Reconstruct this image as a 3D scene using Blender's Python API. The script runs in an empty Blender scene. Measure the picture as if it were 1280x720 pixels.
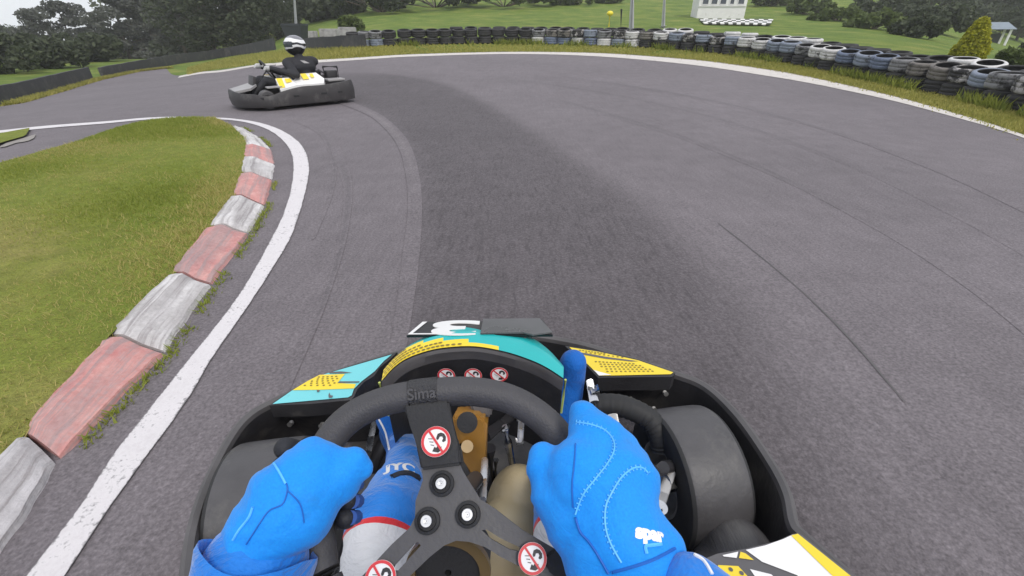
import bpy, bmesh, math, random
from mathutils import Vector, Matrix, noise
from mathutils.geometry import delaunay_2d_cdt
from mathutils.bvhtree import BVHTree
random.seed(7)
R = math.radians
scene = bpy.context.scene
COL = scene.collection
V = Vector

# ------------------------------------------------------------------ camera
H = 0.95
F = 560.0
PITCH = math.atan(320 / F)
CP, SP = math.cos(PITCH), math.sin(PITCH)
EYE = V((0, 0, H))
FWD = V((0, CP, -SP)); UP = V((0, SP, CP)); RIGHT = V((1, 0, 0))

def ray(px, py):
    return FWD + RIGHT * ((px - 640) / F) + UP * ((360 - py) / F)
def P(px, py, d):
    return EYE + ray(px, py) * d
def Z(px, py, z):
    r = ray(px, py)
    return EYE + r * ((z - H) / r.z)
def sst(a, b, v):
    t = (v - a) / (b - a)
    t = 0.0 if t < 0 else 1.0 if t > 1 else t
    return t * t * (3 - 2 * t)
PROF = [(-50, 0), (6.0, 0), (9, .08), (12.4, .30), (16, .54), (20, .74), (27, 1.10), (40, 2.15), (60, 4.9), (95, 9.0), (160, 12), (900, 14)]
def prof(y):
    for (a, za), (b, zb) in zip(PROF, PROF[1:]):
        if y <= b:
            return za + (zb - za) * (y - a) / (b - a)
    return PROF[-1][1]
def sprof(y):            # smoothed
    w = 0.9 + max(0.0, y - 16) * .12
    return (prof(y - w) + prof(y - w / 2) + prof(y) + prof(y + w / 2) + prof(y + w)) / 5
def zf(x, y):
    t = x / max(y, 1.0)
    k = sst(-.60, -.22, t) * (1 - sst(.62, 1.25, t))
    z = sprof(y) * k
    # the left side of the site falls away, the right side dips a little
    kl = sst(-.36, -.62, t)
    z -= (.5 * sst(4.5, 13, -x) + 5.0 * sst(38, 70, math.hypot(x, y))) * kl
    dr = max(0.0, x - 14)
    z -= min(.035 * dr, 2.0) * sst(.6, 1.0, t)
    return z
def G(px, py, off=0.0):
    r = ray(px, py)
    lo, s = 0.0, 0.3
    while s < 400:
        p = EYE + r * s
        if p.z < zf(p.x, p.y) + off:
            break
        lo = s; s *= 1.03
    hi = s
    for _ in range(30):
        m = (lo + hi) / 2
        p = EYE + r * m
        if p.z < zf(p.x, p.y) + off: hi = m
        else: lo = m
    return EYE + r * hi

cam_d = bpy.data.cameras.new('camera'); cam = bpy.data.objects.new('camera', cam_d); COL.objects.link(cam)
cam_d.sensor_width = 36; cam_d.lens = 36 * F / 1280; cam_d.clip_start = .02; cam_d.clip_end = 3000
cam.location = EYE; cam.rotation_euler = (math.pi / 2 - PITCH, 0, 0)
scene.camera = cam

# ------------------------------------------------------------------ world and light
w = bpy.data.worlds.new('World'); scene.world = w; w.use_nodes = True
nt = w.node_tree; nt.nodes.clear()
out = nt.nodes.new('ShaderNodeOutputWorld'); bg = nt.nodes.new('ShaderNodeBackground')
sky = nt.nodes.new('ShaderNodeTexSky'); sky.sky_type = 'NISHITA'; sky.sun_disc = False
SUN_EL, SUN_AZ = R(52), R(150)
sky.sun_elevation = SUN_EL; sky.sun_rotation = SUN_AZ; sky.air_density = 1.4; sky.dust_density = 4.0; sky.ozone_density = 1.0
# an overcast sheet of cloud over the clear sky
mx = nt.nodes.new('ShaderNodeMix'); mx.data_type = 'RGBA'
tc = nt.nodes.new('ShaderNodeTexCoord'); cn = nt.nodes.new('ShaderNodeTexNoise'); cn.inputs['Scale'].default_value = 2.2; cn.inputs['Detail'].default_value = 5
mr = nt.nodes.new('ShaderNodeMapRange'); mr.inputs['From Min'].default_value = .3; mr.inputs['From Max'].default_value = .7
mr.inputs['To Min'].default_value = .72; mr.inputs['To Max'].default_value = .96
nt.links.new(tc.outputs['Generated'], cn.inputs['Vector']); nt.links.new(cn.outputs['Fac'], mr.inputs['Value'])
nt.links.new(mr.outputs['Result'], mx.inputs[0]); nt.links.new(sky.outputs[0], mx.inputs[6])
mx.inputs[7].default_value = (8.6, 8.9, 9.6, 1)
nt.links.new(mx.outputs[2], bg.inputs['Color']); bg.inputs['Strength'].default_value = .11
nt.links.new(bg.outputs[0], out.inputs['Surface'])
sl = bpy.data.lights.new('sun', 'SUN'); so = bpy.data.objects.new('sun', sl); COL.objects.link(so)
sl.energy = 1.5; sl.angle = R(16); sl.color = (1, .96, .9)
sd = V((math.sin(SUN_AZ) * math.cos(SUN_EL), math.cos(SUN_AZ) * math.cos(SUN_EL), math.sin(SUN_EL)))
so.rotation_euler = (-sd).to_track_quat('-Z', 'Y').to_euler()
vs = scene.view_settings
vs.view_transform = 'Standard'; vs.look = 'None'; vs.gamma = 1; vs.exposure = 0.18
scene.cycles.volume_bounces = 2; vs.use_curve_mapping = False

# ------------------------------------------------------------------ materials
MC = {}
def newmat(name):
    m = bpy.data.materials.new(name); m.use_nodes = True
    n = m.node_tree; b = n.nodes['Principled BSDF']
    return m, n, b
def tex(n, kind, scale, detail=3, vec=None, rough=.55):
    t = n.nodes.new(kind); t.inputs['Scale'].default_value = scale
    if 'Detail' in t.inputs: t.inputs['Detail'].default_value = detail
    if 'Roughness' in t.inputs and kind == 'ShaderNodeTexNoise': t.inputs['Roughness'].default_value = rough
    if vec is not None: n.links.new(vec, t.inputs['Vector'])
    return t
def coords(n, which='Object'):
    if which == 'Position':
        return n.nodes.new('ShaderNodeNewGeometry').outputs['Position']
    return n.nodes.new('ShaderNodeTexCoord').outputs[which]
def stretch(n, vec, s):
    mp = n.nodes.new('ShaderNodeMapping'); mp.inputs['Scale'].default_value = s
    n.links.new(vec, mp.inputs['Vector']); return mp.outputs[0]
def ramp(n, fac, stops):
    r = n.nodes.new('ShaderNodeValToRGB'); e = r.color_ramp.elements
    while len(e) < len(stops): e.new(.5)
    for q, (p, c) in zip(e, stops):
        q.position = p; q.color = (c[0], c[1], c[2], 1) if hasattr(c, '__len__') else (c, c, c, 1)
    n.links.new(fac, r.inputs[0]); return r.outputs[0]
def mixc(n, fac, a, b, mode='MIX'):
    m = n.nodes.new('ShaderNodeMix'); m.data_type = 'RGBA'; m.blend_type = mode
    if hasattr(fac, 'is_linked') or not isinstance(fac, (int, float)): n.links.new(fac, m.inputs[0])
    else: m.inputs[0].default_value = fac
    for q, s in ((a, 6), (b, 7)):
        if isinstance(q, (tuple, list)): m.inputs[s].default_value = (q[0], q[1], q[2], 1)
        else: n.links.new(q, m.inputs[s])
    return m.outputs[2]
def math_(n, op, a, b=None, clamp=False):
    m = n.nodes.new('ShaderNodeMath'); m.operation = op; m.use_clamp = clamp
    for q, i in ((a, 0), (b, 1)):
        if q is None: continue
        if isinstance(q, (int, float)): m.inputs[i].default_value = q
        else: n.links.new(q, m.inputs[i])
    return m.outputs[0]
def bump(n, b, h, strength=.3, dist=.01):
    k = n.nodes.new('ShaderNodeBump'); k.inputs['Strength'].default_value = strength; k.inputs['Distance'].default_value = dist
    n.links.new(h, k.inputs['Height']); n.links.new(k.outputs[0], b.inputs['Normal'])
def sc3(c, k): return tuple(min(1, q * k) for q in c)
def pm(name, c, rough=.6, var=.15, scale=14, bmp=0, bscale=None, metal=0, spec=.5, dirt=0, dirtc=(.08, .07, .06), stretchv=None):
    """plain surface with uneven tone, optional dirt patches and relief"""
    if name in MC: return MC[name]
    m, n, b = newmat(name)
    co = coords(n)
    if stretchv: co = stretch(n, co, stretchv)
    t = tex(n, 'ShaderNodeTexNoise', scale, 6, co)
    col = ramp(n, t.outputs['Fac'], [(.28, sc3(c, 1 - var)), (.72, sc3(c, 1 + var))])
    if dirt:
        t2 = tex(n, 'ShaderNodeTexNoise', scale * .7, 8, co, .7)
        col = mixc(n, ramp(n, t2.outputs['Fac'], [(.62 - dirt * .3, 0), (.72, 1)]), col, dirtc)
    n.links.new(col, b.inputs['Base Color'])
    rr = ramp(n, t.outputs['Fac'], [(.3, max(0, rough - .1)), (.7, min(1, rough + .1))])
    n.links.new(rr, b.inputs['Roughness'])
    b.inputs['Metallic'].default_value = metal; b.inputs['Specular IOR Level'].default_value = spec
    if bmp:
        t3 = tex(n, 'ShaderNodeTexNoise', bscale or scale * 6, 3, co)
        bump(n, b, t3.outputs['Fac'], bmp, .004)
    MC[name] = m; return m

def cloth(name, c, var=.12, weave=520, crease=30, cstr=.5, rough=.7):
    m, n, b = newmat(name); co = coords(n)
    t = tex(n, 'ShaderNodeTexNoise', 7, 6, co); t2 = tex(n, 'ShaderNodeTexNoise', weave, 2, co); t3 = tex(n, 'ShaderNodeTexNoise', crease, 4, co, .6)
    t3.inputs['Distortion'].default_value = 1.4
    t4 = tex(n, 'ShaderNodeTexNoise', 16, 7, co, .72)
    col = ramp(n, t.outputs['Fac'], [(.28, sc3(c, 1 - var)), (.72, sc3(c, 1 + var))])
    col = mixc(n, .35, col, ramp(n, t2.outputs['Fac'], [(.3, .38), (.7, .62)]), 'OVERLAY')
    col = mixc(n, ramp(n, t4.outputs['Fac'], [(.60, 0), (.74, .38)]), col, (c[0] * .5 + .03, c[1] * .5 + .03, c[2] * .5 + .02))
    n.links.new(col, b.inputs['Base Color']); b.inputs['Roughness'].default_value = rough; b.inputs['Specular IOR Level'].default_value = .25
    b.inputs['Sheen Weight'].default_value = .12
    h = math_(n, 'ADD', math_(n, 'MULTIPLY', t2.outputs['Fac'], .10), t3.outputs['Fac']); bump(n, b, h, cstr, .006)
    return m

def asphalt(name, base, k=1.0, streak=.25, base2=None):
    m, n, b = newmat(name)
    co = coords(n, 'Position')
    big = tex(n, 'ShaderNodeTexNoise', .45, 5, co)
    mid = tex(n, 'ShaderNodeTexNoise', 5, 5, co)
    fine = tex(n, 'ShaderNodeTexNoise', 95, 4, co, .75)
    stn = tex(n, 'ShaderNodeTexVoronoi', 130, 0, co)
    strk = tex(n, 'ShaderNodeTexNoise', 6, 5, stretch(n, co, (6.5, .45, 1)))
    c = ramp(n, fine.outputs['Fac'], [(.22, sc3(base, .52)), (.5, base), (.80, sc3(base, 1.7))])
    c = mixc(n, .5, c, ramp(n, big.outputs['Fac'], [(.3, .40), (.7, .62)]), 'OVERLAY')
    c = mixc(n, .35, c, ramp(n, mid.outputs['Fac'], [(.25, .35), (.75, .65)]), 'OVERLAY')
    c = mixc(n, streak * .7, c, ramp(n, strk.outputs['Fac'], [(.3, .28), (.7, .70)]), 'OVERLAY')
    c = mixc(n, ramp(n, stn.outputs['Distance'], [(.0, .22), (.3, 0)]), c, sc3(base, 1.9))
    pit = tex(n, 'ShaderNodeTexNoise', 22, 3, stretch(n, co, (2.4, .5, 1)), .6)
    if base2:
        at = n.nodes.new('ShaderNodeAttribute'); at.attribute_name = 'blend'
        fd = math_(n, 'ADD', at.outputs['Fac'], math_(n, 'MULTIPLY', math_(n, 'SUBTRACT', mid.outputs['Fac'], .5), .35))
        fd = math_(n, 'ADD', fd, math_(n, 'MULTIPLY', math_(n, 'SUBTRACT', fine.outputs['Fac'], .5), .5))
        fac = math_(n, 'MULTIPLY', ramp(n, fd, [(.2, 0), (.8, 1)]), at.outputs['Fac'])
        c = mixc(n, fac, c, mixc(n, 1.0, c, tuple(p / q for p, q in zip(base2, base)), 'MULTIPLY'))
        c = mixc(n, math_(n, 'MULTIPLY', fac, ramp(n, pit.outputs['Fac'], [(.52, 0), (.74, .6)])), c, sc3(base2, .42))
    else:
        c = mixc(n, ramp(n, pit.outputs['Fac'], [(.62, 0), (.74, .28)]), c, sc3(base, .5))
    n.links.new(c, b.inputs['Base Color'])
    n.links.new(ramp(n, fine.outputs['Fac'], [(.3, .95), (.7, .72)]), b.inputs['Roughness'])
    b.inputs['Specular IOR Level'].default_value = .35
    h = math_(n, 'ADD', fine.outputs['Fac'], stn.outputs['Distance'])
    bump(n, b, h, .4, .005)
    return m
def ground_grass(name, a, c, d, s=1.0):
    m, n, b = newmat(name)
    co = coords(n, 'Position')
    t1 = tex(n, 'ShaderNodeTexNoise', .9 * s, 6, co, .6)
    t2 = tex(n, 'ShaderNodeTexNoise', 14 * s, 5, co, .7)
    t3 = tex(n, 'ShaderNodeTexNoise', 90 * s, 3, co, .7)
    col = ramp(n, t1.outputs['Fac'], [(.3, a), (.52, c), (.7, d)])
    col = mixc(n, .7, col, ramp(n, t2.outputs['Fac'], [(.25, .3), (.75, .7)]), 'OVERLAY')
    col = mixc(n, .6, col, ramp(n, t3.outputs['Fac'], [(.25, .25), (.75, .75)]), 'OVERLAY')
    n.links.new(col, b.inputs['Base Color']); b.inputs['Roughness'].default_value = .9; b.inputs['Specular IOR Level'].default_value = .2
    bump(n, b, math_(n, 'ADD', t2.outputs['Fac'], t3.outputs['Fac']), .8, .03)
    return m
def leafmat(name, lo, hi, trans=.25):
    m, n, b = newmat(name)
    g = n.nodes.new('ShaderNodeNewGeometry')
    co = coords(n, 'Object')
    t = tex(n, 'ShaderNodeTexNoise', .8, 3, co)
    v = math_(n, 'ADD', math_(n, 'MULTIPLY', g.outputs['Random Per Island'], .55), math_(n, 'MULTIPLY', t.outputs['Fac'], .6), True)
    n.links.new(ramp(n, v, [(.15, lo), (.95, hi)]), b.inputs['Base Color'])
    b.inputs['Roughness'].default_value = .65; b.inputs['Specular IOR Level'].default_value = .25
    tr = n.nodes.new('ShaderNodeBsdfTranslucent'); n.links.new(ramp(n, v, [(.15, sc3(lo, 1.3)), (.95, sc3(hi, 1.5))]), tr.inputs[0])
    ms = n.nodes.new('ShaderNodeMixShader'); ms.inputs[0].default_value = trans
    o = n.nodes['Material Output']
    n.links.new(b.outputs[0], ms.inputs[1]); n.links.new(tr.outputs[0], ms.inputs[2]); n.links.new(ms.outputs[0], o.inputs[0])
    return m

# ------------------------------------------------------------------ object helpers
def tag(o, label=None, cat=None, group=None, kind=None):
    if label: o['label'] = label
    if cat: o['category'] = cat
    if group: o['group'] = group
    if kind: o['kind'] = kind
    return o
def empty(name, loc=(0, 0, 0), rz=0, label=None, cat=None, group=None):
    o = bpy.data.objects.new(name, None); COL.objects.link(o); o.location = loc; o.rotation_euler = (0, 0, rz)
    o.empty_display_size = .1
    return tag(o, label, cat, group)
def link(name, me, mats, parent=None, smooth=True):
    if isinstance(me, bmesh.types.BMesh):
        bm = me; me = bpy.data.meshes.new(name)
        bmesh.ops.recalc_face_normals(bm, faces=bm.faces[:]); bm.to_mesh(me); bm.free()
    for m in (mats if isinstance(mats, (list, tuple)) else [mats]): me.materials.append(m)
    if smooth:
        me.polygons.foreach_set('use_smooth', [True] * len(me.polygons))
        try: me.set_sharp_from_angle(angle=R(38))
        except Exception: pass
    o = bpy.data.objects.new(name, me); COL.objects.link(o)
    if parent is not None: o.parent = parent
    return o
def copy_tree(o, parent=None):
    c = o.copy(); COL.objects.link(c); c.parent = parent
    for ch in list(o.children): copy_tree(ch, c)
    return c
def box(bm, c, s, rot=None, mi=0, bev=0):
    r = bmesh.ops.create_cube(bm, size=1)
    vs_ = r['verts']
    bmesh.ops.scale(bm, vec=V(s), verts=vs_)
    if bev:
        es = list({e for v in vs_ for e in v.link_edges})
        q = bmesh.ops.bevel(bm, geom=es, offset=bev, segments=2, affect='EDGES', profile=.6)
        vs_ = list({v for f in q['faces'] for v in f.verts} | {v for v in vs_ if v.is_valid})
    if rot is not None: bmesh.ops.rotate(bm, cent=(0, 0, 0), matrix=rot, verts=vs_)
    bmesh.ops.translate(bm, vec=V(c), verts=vs_)
    for f in {f for v in vs_ for f in v.link_faces}: f.material_index = mi
    return vs_
def frame_of(d):
    d = d.normalized()
    a = V((0, 0, 1)) if abs(d.z) < .9 else V((1, 0, 0))
    x = d.cross(a).normalized(); return x, x.cross(d).normalized()
def tube(bm, pts, rad, seg=8, mi=0, closed=False, cap=True):
    pts = [V(p) for p in pts]; n = len(pts)
    rads = rad if isinstance(rad, (list, tuple)) else [rad] * n
    rings = []; px = None
    for i, p in enumerate(pts):
        a = pts[(i - 1) % n] if (i or closed) else p; b = pts[(i + 1) % n] if (i < n - 1 or closed) else p
        d = (b - a)
        if d.length < 1e-9: d = V((0, 0, 1))
        d.normalize()
        if px is None: x, y = frame_of(d)
        else:
            x = (px - d * px.dot(d))
            x = x.normalized() if x.length > 1e-6 else frame_of(d)[0]
            y = d.cross(x)
        px = x
        rings.append([bm.verts.new(p + (x * math.cos(2 * math.pi * k / seg) + y * math.sin(2 * math.pi * k / seg)) * rads[i]) for k in range(seg)])
    for i in range(n if closed else n - 1):
        A, B = rings[i], rings[(i + 1) % n]
        sh = 0
        if closed and i == n - 1:
            sh = min(range(seg), key=lambda s: sum((A[k].co - B[(k + s) % seg].co).length for k in range(seg)))
        for k in range(seg):
            f = bm.faces.new((A[k], A[(k + 1) % seg], B[(k + 1 + sh) % seg], B[(k + sh) % seg])); f.material_index = mi
    if cap and not closed:
        for r_ in (rings[0][::-1], rings[-1]):
            f = bm.faces.new(r_); f.material_index = mi
    return rings
def lathe(bm, prof_, seg=32, M=None, mi=0, close=True):
    """profile of (radius, height) revolved about local Z, placed by M"""
    M = M or Matrix(); rings = []
    for (r_, z_) in prof_:
        rings.append([bm.verts.new(M @ V((r_ * math.cos(2 * math.pi * k / seg), r_ * math.sin(2 * math.pi * k / seg), z_))) for k in range(seg)])
    n = len(rings)
    for i in range(n if close else n - 1):
        A, B = rings[i], rings[(i + 1) % n]
        for k in range(seg):
            f = bm.faces.new((A[k], A[(k + 1) % seg], B[(k + 1) % seg], B[k])); f.material_index = mi
    return rings
def slab(bm, pts, ext, mi=0):
    """closed outline of 3-D points pushed along ext"""
    a = [bm.verts.new(V(p)) for p in pts]; b = [bm.verts.new(V(p) + V(ext)) for p in pts]
    n = len(a)
    fs = [bm.faces.new(a[::-1]), bm.faces.new(b)]
    for i in range(n): fs.append(bm.faces.new((a[i], a[(i + 1) % n], b[(i + 1) % n], b[i])))
    for f in fs: f.material_index = mi
    return fs
def smooth_line(pts, per=6, closed=False):
    """Catmull-Rom through the points"""
    pts = [V(p) for p in pts]; n = len(pts); o = []
    for i in range(n if closed else n - 1):
        g = lambda k: pts[k % n] if closed else pts[max(0, min(n - 1, k))]
        a, b, c, d = g(i - 1), g(i), g(i + 1), g(i + 2)
        for j in range(per):
            t = j / per
            o.append(.5 * ((2 * b) + (c - a) * t + (2 * a - 5 * b + 4 * c - d) * t * t + (3 * b - a - 3 * c + d) * t ** 3))
    if not closed: o.append(pts[-1])
    return o
def resample(pts, step):
    o = [pts[0]]; acc = 0
    for a, b in zip(pts, pts[1:]):
        L = (b - a).length
        if L < 1e-9: continue
        t = step - acc
        while t <= L:
            o.append(a.lerp(b, t / L)); t += step
        acc = L - (t - step)
    return o
def blob(name, shapes, voxel, mats, parent=None, smooth_it=6, wrinkle=None):
    """organic solid: tapered capsules ('c', p0, r0, p1, r1) and ellipsoids ('e', centre, (rx,ry,rz), rot) fused into one skin"""
    bm = bmesh.new()
    for s in shapes:
        if s[0] == 'c':
            _, p0, r0, p1, r1 = s
            p0, p1 = V(p0), V(p1); n = 10; pts = []; rr = []
            d = (p1 - p0); L = max(d.length, 1e-5); d = d / L
            for k in range(5):
                a = math.pi / 2 * (1 - k / 5); pts.append(p0 - d * r0 * math.sin(a)); rr.append(max(r0 * math.cos(a), r0 * .05))
            for k in range(n + 1):
                t = k / n; pts.append(p0.lerp(p1, t)); rr.append(r0 + (r1 - r0) * t)
            for k in range(1, 6):
                a = math.pi / 2 * k / 5; pts.append(p1 + d * r1 * math.sin(a)); rr.append(max(r1 * math.cos(a), r1 * .05))
            tube(bm, pts, rr, 16)
        else:
            _, c, rad, rot = s
            q = bmesh.ops.create_icosphere(bm, subdivisions=3, radius=1)['verts']
            bmesh.ops.scale(bm, vec=V(rad), verts=q)
            if rot is not None: bmesh.ops.rotate(bm, cent=(0, 0, 0), matrix=rot, verts=q)
            bmesh.ops.translate(bm, vec=V(c), verts=q)
    bmesh.ops.recalc_face_normals(bm, faces=bm.faces[:])
    me = bpy.data.meshes.new(name + '_tmp'); bm.to_mesh(me); bm.free()
    o = bpy.data.objects.new(name + '_tmp', me); COL.objects.link(o)
    md = o.modifiers.new('r', 'REMESH'); md.mode = 'VOXEL'; md.voxel_size = voxel
    ms = o.modifiers.new('s', 'SMOOTH'); ms.factor = .5; ms.iterations = smooth_it
    bpy.context.view_layer.update()
    dg = bpy.context.evaluated_depsgraph_get()
    me2 = bpy.data.meshes.new_from_object(o.evaluated_get(dg)); me2.name = name
    bpy.data.objects.remove(o); bpy.data.meshes.remove(me)
    if wrinkle:
        amp, ax, fr = wrinkle; ax = V(ax).normalized()
        me2.update()
        nn = [v.normal.copy() for v in me2.vertices]
        for v, q in zip(me2.vertices, nn):
            a = v.co.dot(ax); pp = (v.co - ax * a) * fr * .32 + ax * a * fr
            w_ = 1 - 2 * abs(noise.noise(pp)); w2 = 1 - 2 * abs(noise.noise(pp * 2.3 + V((7, 3, 1))))
            v.co += q * amp * (w_ + .4 * w2 - .9) * max(0, min(1, .55 + noise.noise(v.co * 9)))
    r = link(name, me2, mats, parent)
    return r
def text_mesh(body, size, extrude=.001, bold=0):
    cu = bpy.data.curves.new('writing', 'FONT'); cu.body = body; cu.size = size; cu.extrude = extrude; cu.offset = bold
    cu.align_x = 'CENTER'; cu.align_y = 'CENTER'
    o = bpy.data.objects.new('writing_tmp', cu); COL.objects.link(o)
    bpy.context.view_layer.update()
    me = bpy.data.meshes.new_from_object(o.evaluated_get(bpy.context.evaluated_depsgraph_get()))
    bpy.data.objects.remove(o); bpy.data.curves.remove(cu)
    return me
def basis(o, x, y, z):
    m = Matrix((x, y, z)).transposed().to_4x4(); m.translation = o; return m
# ------------------------------------------------------------------ terrain and sheets
def axis(lo, hi, step, far_lo, far_hi):
    a = []; v = lo
    while v < hi + 1e-6: a.append(v); v += step
    s = step; v = a[-1]
    while v < far_hi: s *= 1.16; v += s; a.append(v)
    s = step; v = lo; pre = []
    while v > far_lo: s *= 1.22; v -= s; pre.append(v)
    return pre[::-1] + a
def terrain():
    xs = axis(-20, 16, .4, -230, 230); ys = axis(-3, 26, .35, -40, 300)
    vsx = [(x, y, zf(x, y)) for y in ys for x in xs]; nx = len(xs)
    fs = [(j * nx + i, j * nx + i + 1, (j + 1) * nx + i + 1, (j + 1) * nx + i) for j in range(len(ys) - 1) for i in range(nx - 1)]
    me = bpy.data.meshes.new('ground'); me.from_pydata(vsx, [], fs)
    return me
M_field = ground_grass('field_grass', (.075, .13, .02), (.13, .185, .03), (.22, .235, .055), .8)
M_turf = ground_grass('island_turf', (.155, .215, .028), (.21, .24, .042), (.31, .27, .09))
ASPH = (.143, .127, .136)
M_asph = asphalt('worn_asphalt', ASPH)
M_dark = asphalt('new_asphalt', ASPH, base2=(.093, .082, .088))
M_joint = asphalt('joint_asphalt', ASPH, base2=(.20, .18, .186))
tag(link('ground', terrain(), M_field), kind='structure')

def sheet(name, poly, step, off, mat, parent=None, zextra=None, jitter=.0):
    """a patch of surface that follows the ground, filled inside the outline"""
    pl = [V((p[0], p[1])) for p in poly]
    b = resample([V((p.x, p.y, 0)) for p in pl + [pl[0]]], step * .6)
    b = [V((p.x + random.uniform(-jitter, jitter), p.y + random.uniform(-jitter, jitter))) for p in b]
    x0, x1 = min(p.x for p in b), max(p.x for p in b); y0, y1 = min(p.y for p in b), max(p.y for p in b)
    pts = list(b); j = 0; y = y0
    while y < y1:
        x = x0 + (step / 2 if j % 2 else 0)
        while x < x1: pts.append(V((x, y))); x += step
        y += step * .87; j += 1
    nb = len(b)
    r = delaunay_2d_cdt(pts, [], [list(range(nb))], 1, 1e-5)
    vv = [(p.x, p.y, zf(p.x, p.y) + off + (zextra(p.x, p.y) if zextra else 0)) for p in r[0]]
    me = bpy.data.meshes.new(name); me.from_pydata(vv, [], [tuple(f) for f in r[2]])
    me.update()
    if len(me.polygons) and sum(p.normal.z for p in me.polygons) < 0: me.flip_normals()
    return link(name, me, mat, parent)
def strip(name, A, B, off, mat, n_across=3, step=.12, jitter=.0):
    """a painted band between two ground lines, with u along and v across"""
    n = max(6, int(sum((a - b).length for a, b in zip(A, A[1:])) / step))
    def even(L):
        ls = [0]
        for a, b in zip(L, L[1:]): ls.append(ls[-1] + (b - a).length)
        o = []; k = 0
        for i in range(n + 1):
            t = ls[-1] * i / n
            while k < len(ls) - 2 and ls[k + 1] < t: k += 1
            o.append(L[k].lerp(L[k + 1], (t - ls[k]) / max(1e-9, ls[k + 1] - ls[k])))
        return o, ls[-1]
    a, la = even(A); b, _ = even(B)
    bm = bmesh.new(); uv = bm.loops.layers.uv.new('UVMap'); rows = []
    for i in range(n + 1):
        row = []
        for k in range(n_across + 1):
            p = a[i].lerp(b[i], k / n_across)
            if k in (0, n_across): p = p + V((random.uniform(-jitter, jitter), random.uniform(-jitter, jitter), 0))
            row.append(bm.verts.new((p.x, p.y, zf(p.x, p.y) + off)))
        rows.append(row)
    for i in range(n):
        for k in range(n_across):
            f = bm.faces.new((rows[i][k], rows[i][k + 1], rows[i + 1][k + 1], rows[i + 1][k]))
            for lp, (ii, kk) in zip(f.loops, ((i, k), (i, k + 1), (i + 1, k + 1), (i + 1, k))): lp[uv].uv = (ii / n * la, kk / n_across)
    return link(name, bm, mat)
def paint(name, c, wear=.45, under=(.17, .16, .165)):
    m, n, b = newmat(name)
    co = coords(n, 'Position'); u = coords(n, 'UV')
    sp = n.nodes.new('ShaderNodeSeparateXYZ'); n.links.new(u, sp.inputs[0])
    ed = math_(n, 'MULTIPLY', math_(n, 'ABSOLUTE', math_(n, 'SUBTRACT', sp.outputs[1], .5)), 2)
    f1 = tex(n, 'ShaderNodeTexNoise', 70, 5, co, .75); f2 = tex(n, 'ShaderNodeTexNoise', 7, 5, co, .7)
    e = math_(n, 'MULTIPLY', math_(n, 'POWER', ed, 14), .20)
    s = math_(n, 'ADD', math_(n, 'ADD', math_(n, 'MULTIPLY', f1.outputs['Fac'], .6), math_(n, 'MULTIPLY', f2.outputs['Fac'], .4)), e)
    tone = ramp(n, f2.outputs['Fac'], [(.3, sc3(c, .86)), (.7, c)])
    tone = mixc(n, .35, tone, ramp(n, f1.outputs['Fac'], [(.3, .3), (.7, .68)]), 'OVERLAY')
    n.links.new(mixc(n, ramp(n, s, [(.98 - wear, 0), (1.08 - wear, 1)]), tone, under), b.inputs['Base Color'])
    b.inputs['Roughness'].default_value = .7
    bump(n, b, f1.outputs['Fac'], .4, .004)
    return m
M_line = paint('line_paint', (.66, .63, .64), .435)
M_edge = paint('edge_paint', (.62, .58, .54), .46, (.24, .22, .2))

BND = [(1500, 262), (1400, 218), (1280, 170), (1210, 147), (1130, 124), (1060, 107), (1000, 94), (940, 84), (880, 76), (820, 71), (760, 67), (700, 65.3), (640, 65), (580, 66),
       (520, 68), (460, 71.5), (400, 75), (345, 79), (300, 84), (262, 89), (240, 92), (224, 95), (214, 93)]
BND2 = [(208, 86), (190, 88), (165, 91), (130, 98.5), (116, 101.5), (76, 113), (37, 124), (0, 134), (-100, 160), (-300, 225)]
edge = smooth_line([G(*p) for p in BND], 5)
edge2 = [G(*p) for p in BND2]
behind = [V((-9, -3, 0)), V((-9, -8, 0)), V((7, -8, 0)), V((5.4, -1, 0))]
tag(sheet('race_track', edge + edge2 + behind, .42, .012, M_asph), kind='structure')

# resurfaced darker lane through the bend and its worn left joint
LD = [(290, 124), (360, 119), (430, 126), (470, 143), (497, 165), (513, 190), (522, 225), (525, 265), (522, 320), (512, 400), (490, 520), (450, 700)]
RD = [(1340, 800), (1240, 668), (1180, 582), (1120, 500), (1060, 428), (1000, 368), (930, 308), (860, 256), (800, 222), (730, 182), (680, 154), (630, 128), (580, 106), (520, 94), (440, 89), (360, 93), (290, 101)]
ld = smooth_line([G(*p) for p in LD], 5); rd = smooth_line([G(*p) for p in RD], 5)
def blend(o, fn):
    at = o.data.attributes.new('blend', 'FLOAT', 'POINT')
    at.data.foreach_set('value', [fn(v.co) for v in o.data.vertices])
def dist_line(p, L): 
    best = 9
    for a, b in zip(L, L[1:]):
        d = b - a; t = max(0, min(1, ((p.x - a.x) * d.x + (p.y - a.y) * d.y) / max(1e-9, d.x * d.x + d.y * d.y)))
        best = min(best, math.hypot(p.x - a.x - d.x * t, p.y - a.y - d.y * t))
    return best
lane = sheet('resurfaced_lane', ld + rd, .14, .0145, M_dark)
capL = [ld[0], rd[-1]]
blend(lane, lambda p: min(sst(-.05, .55, dist_line(p, rd)), sst(0, 1.4, dist_line(p, capL)), .7 + .3 * sst(0, .15, dist_line(p, ld)), sst(13, 9, p.y)))
tag(lane, kind='structure')
JL = [(420, 127), (465, 145), (491, 167), (506, 191), (514, 225), (516, 265), (510, 320), (500, 400), (478, 520), (440, 700)]
jo = strip('worn_joint', smooth_line([G(x - 6, y) for x, y in JL] , 5), smooth_line([G(x + 3, y) for x, y in LD[2:]], 5), .0165, M_joint, 6, .06)
ja = jo.data.attributes.new('blend', 'FLOAT', 'POINT'); nv = len(jo.data.vertices)
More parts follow.
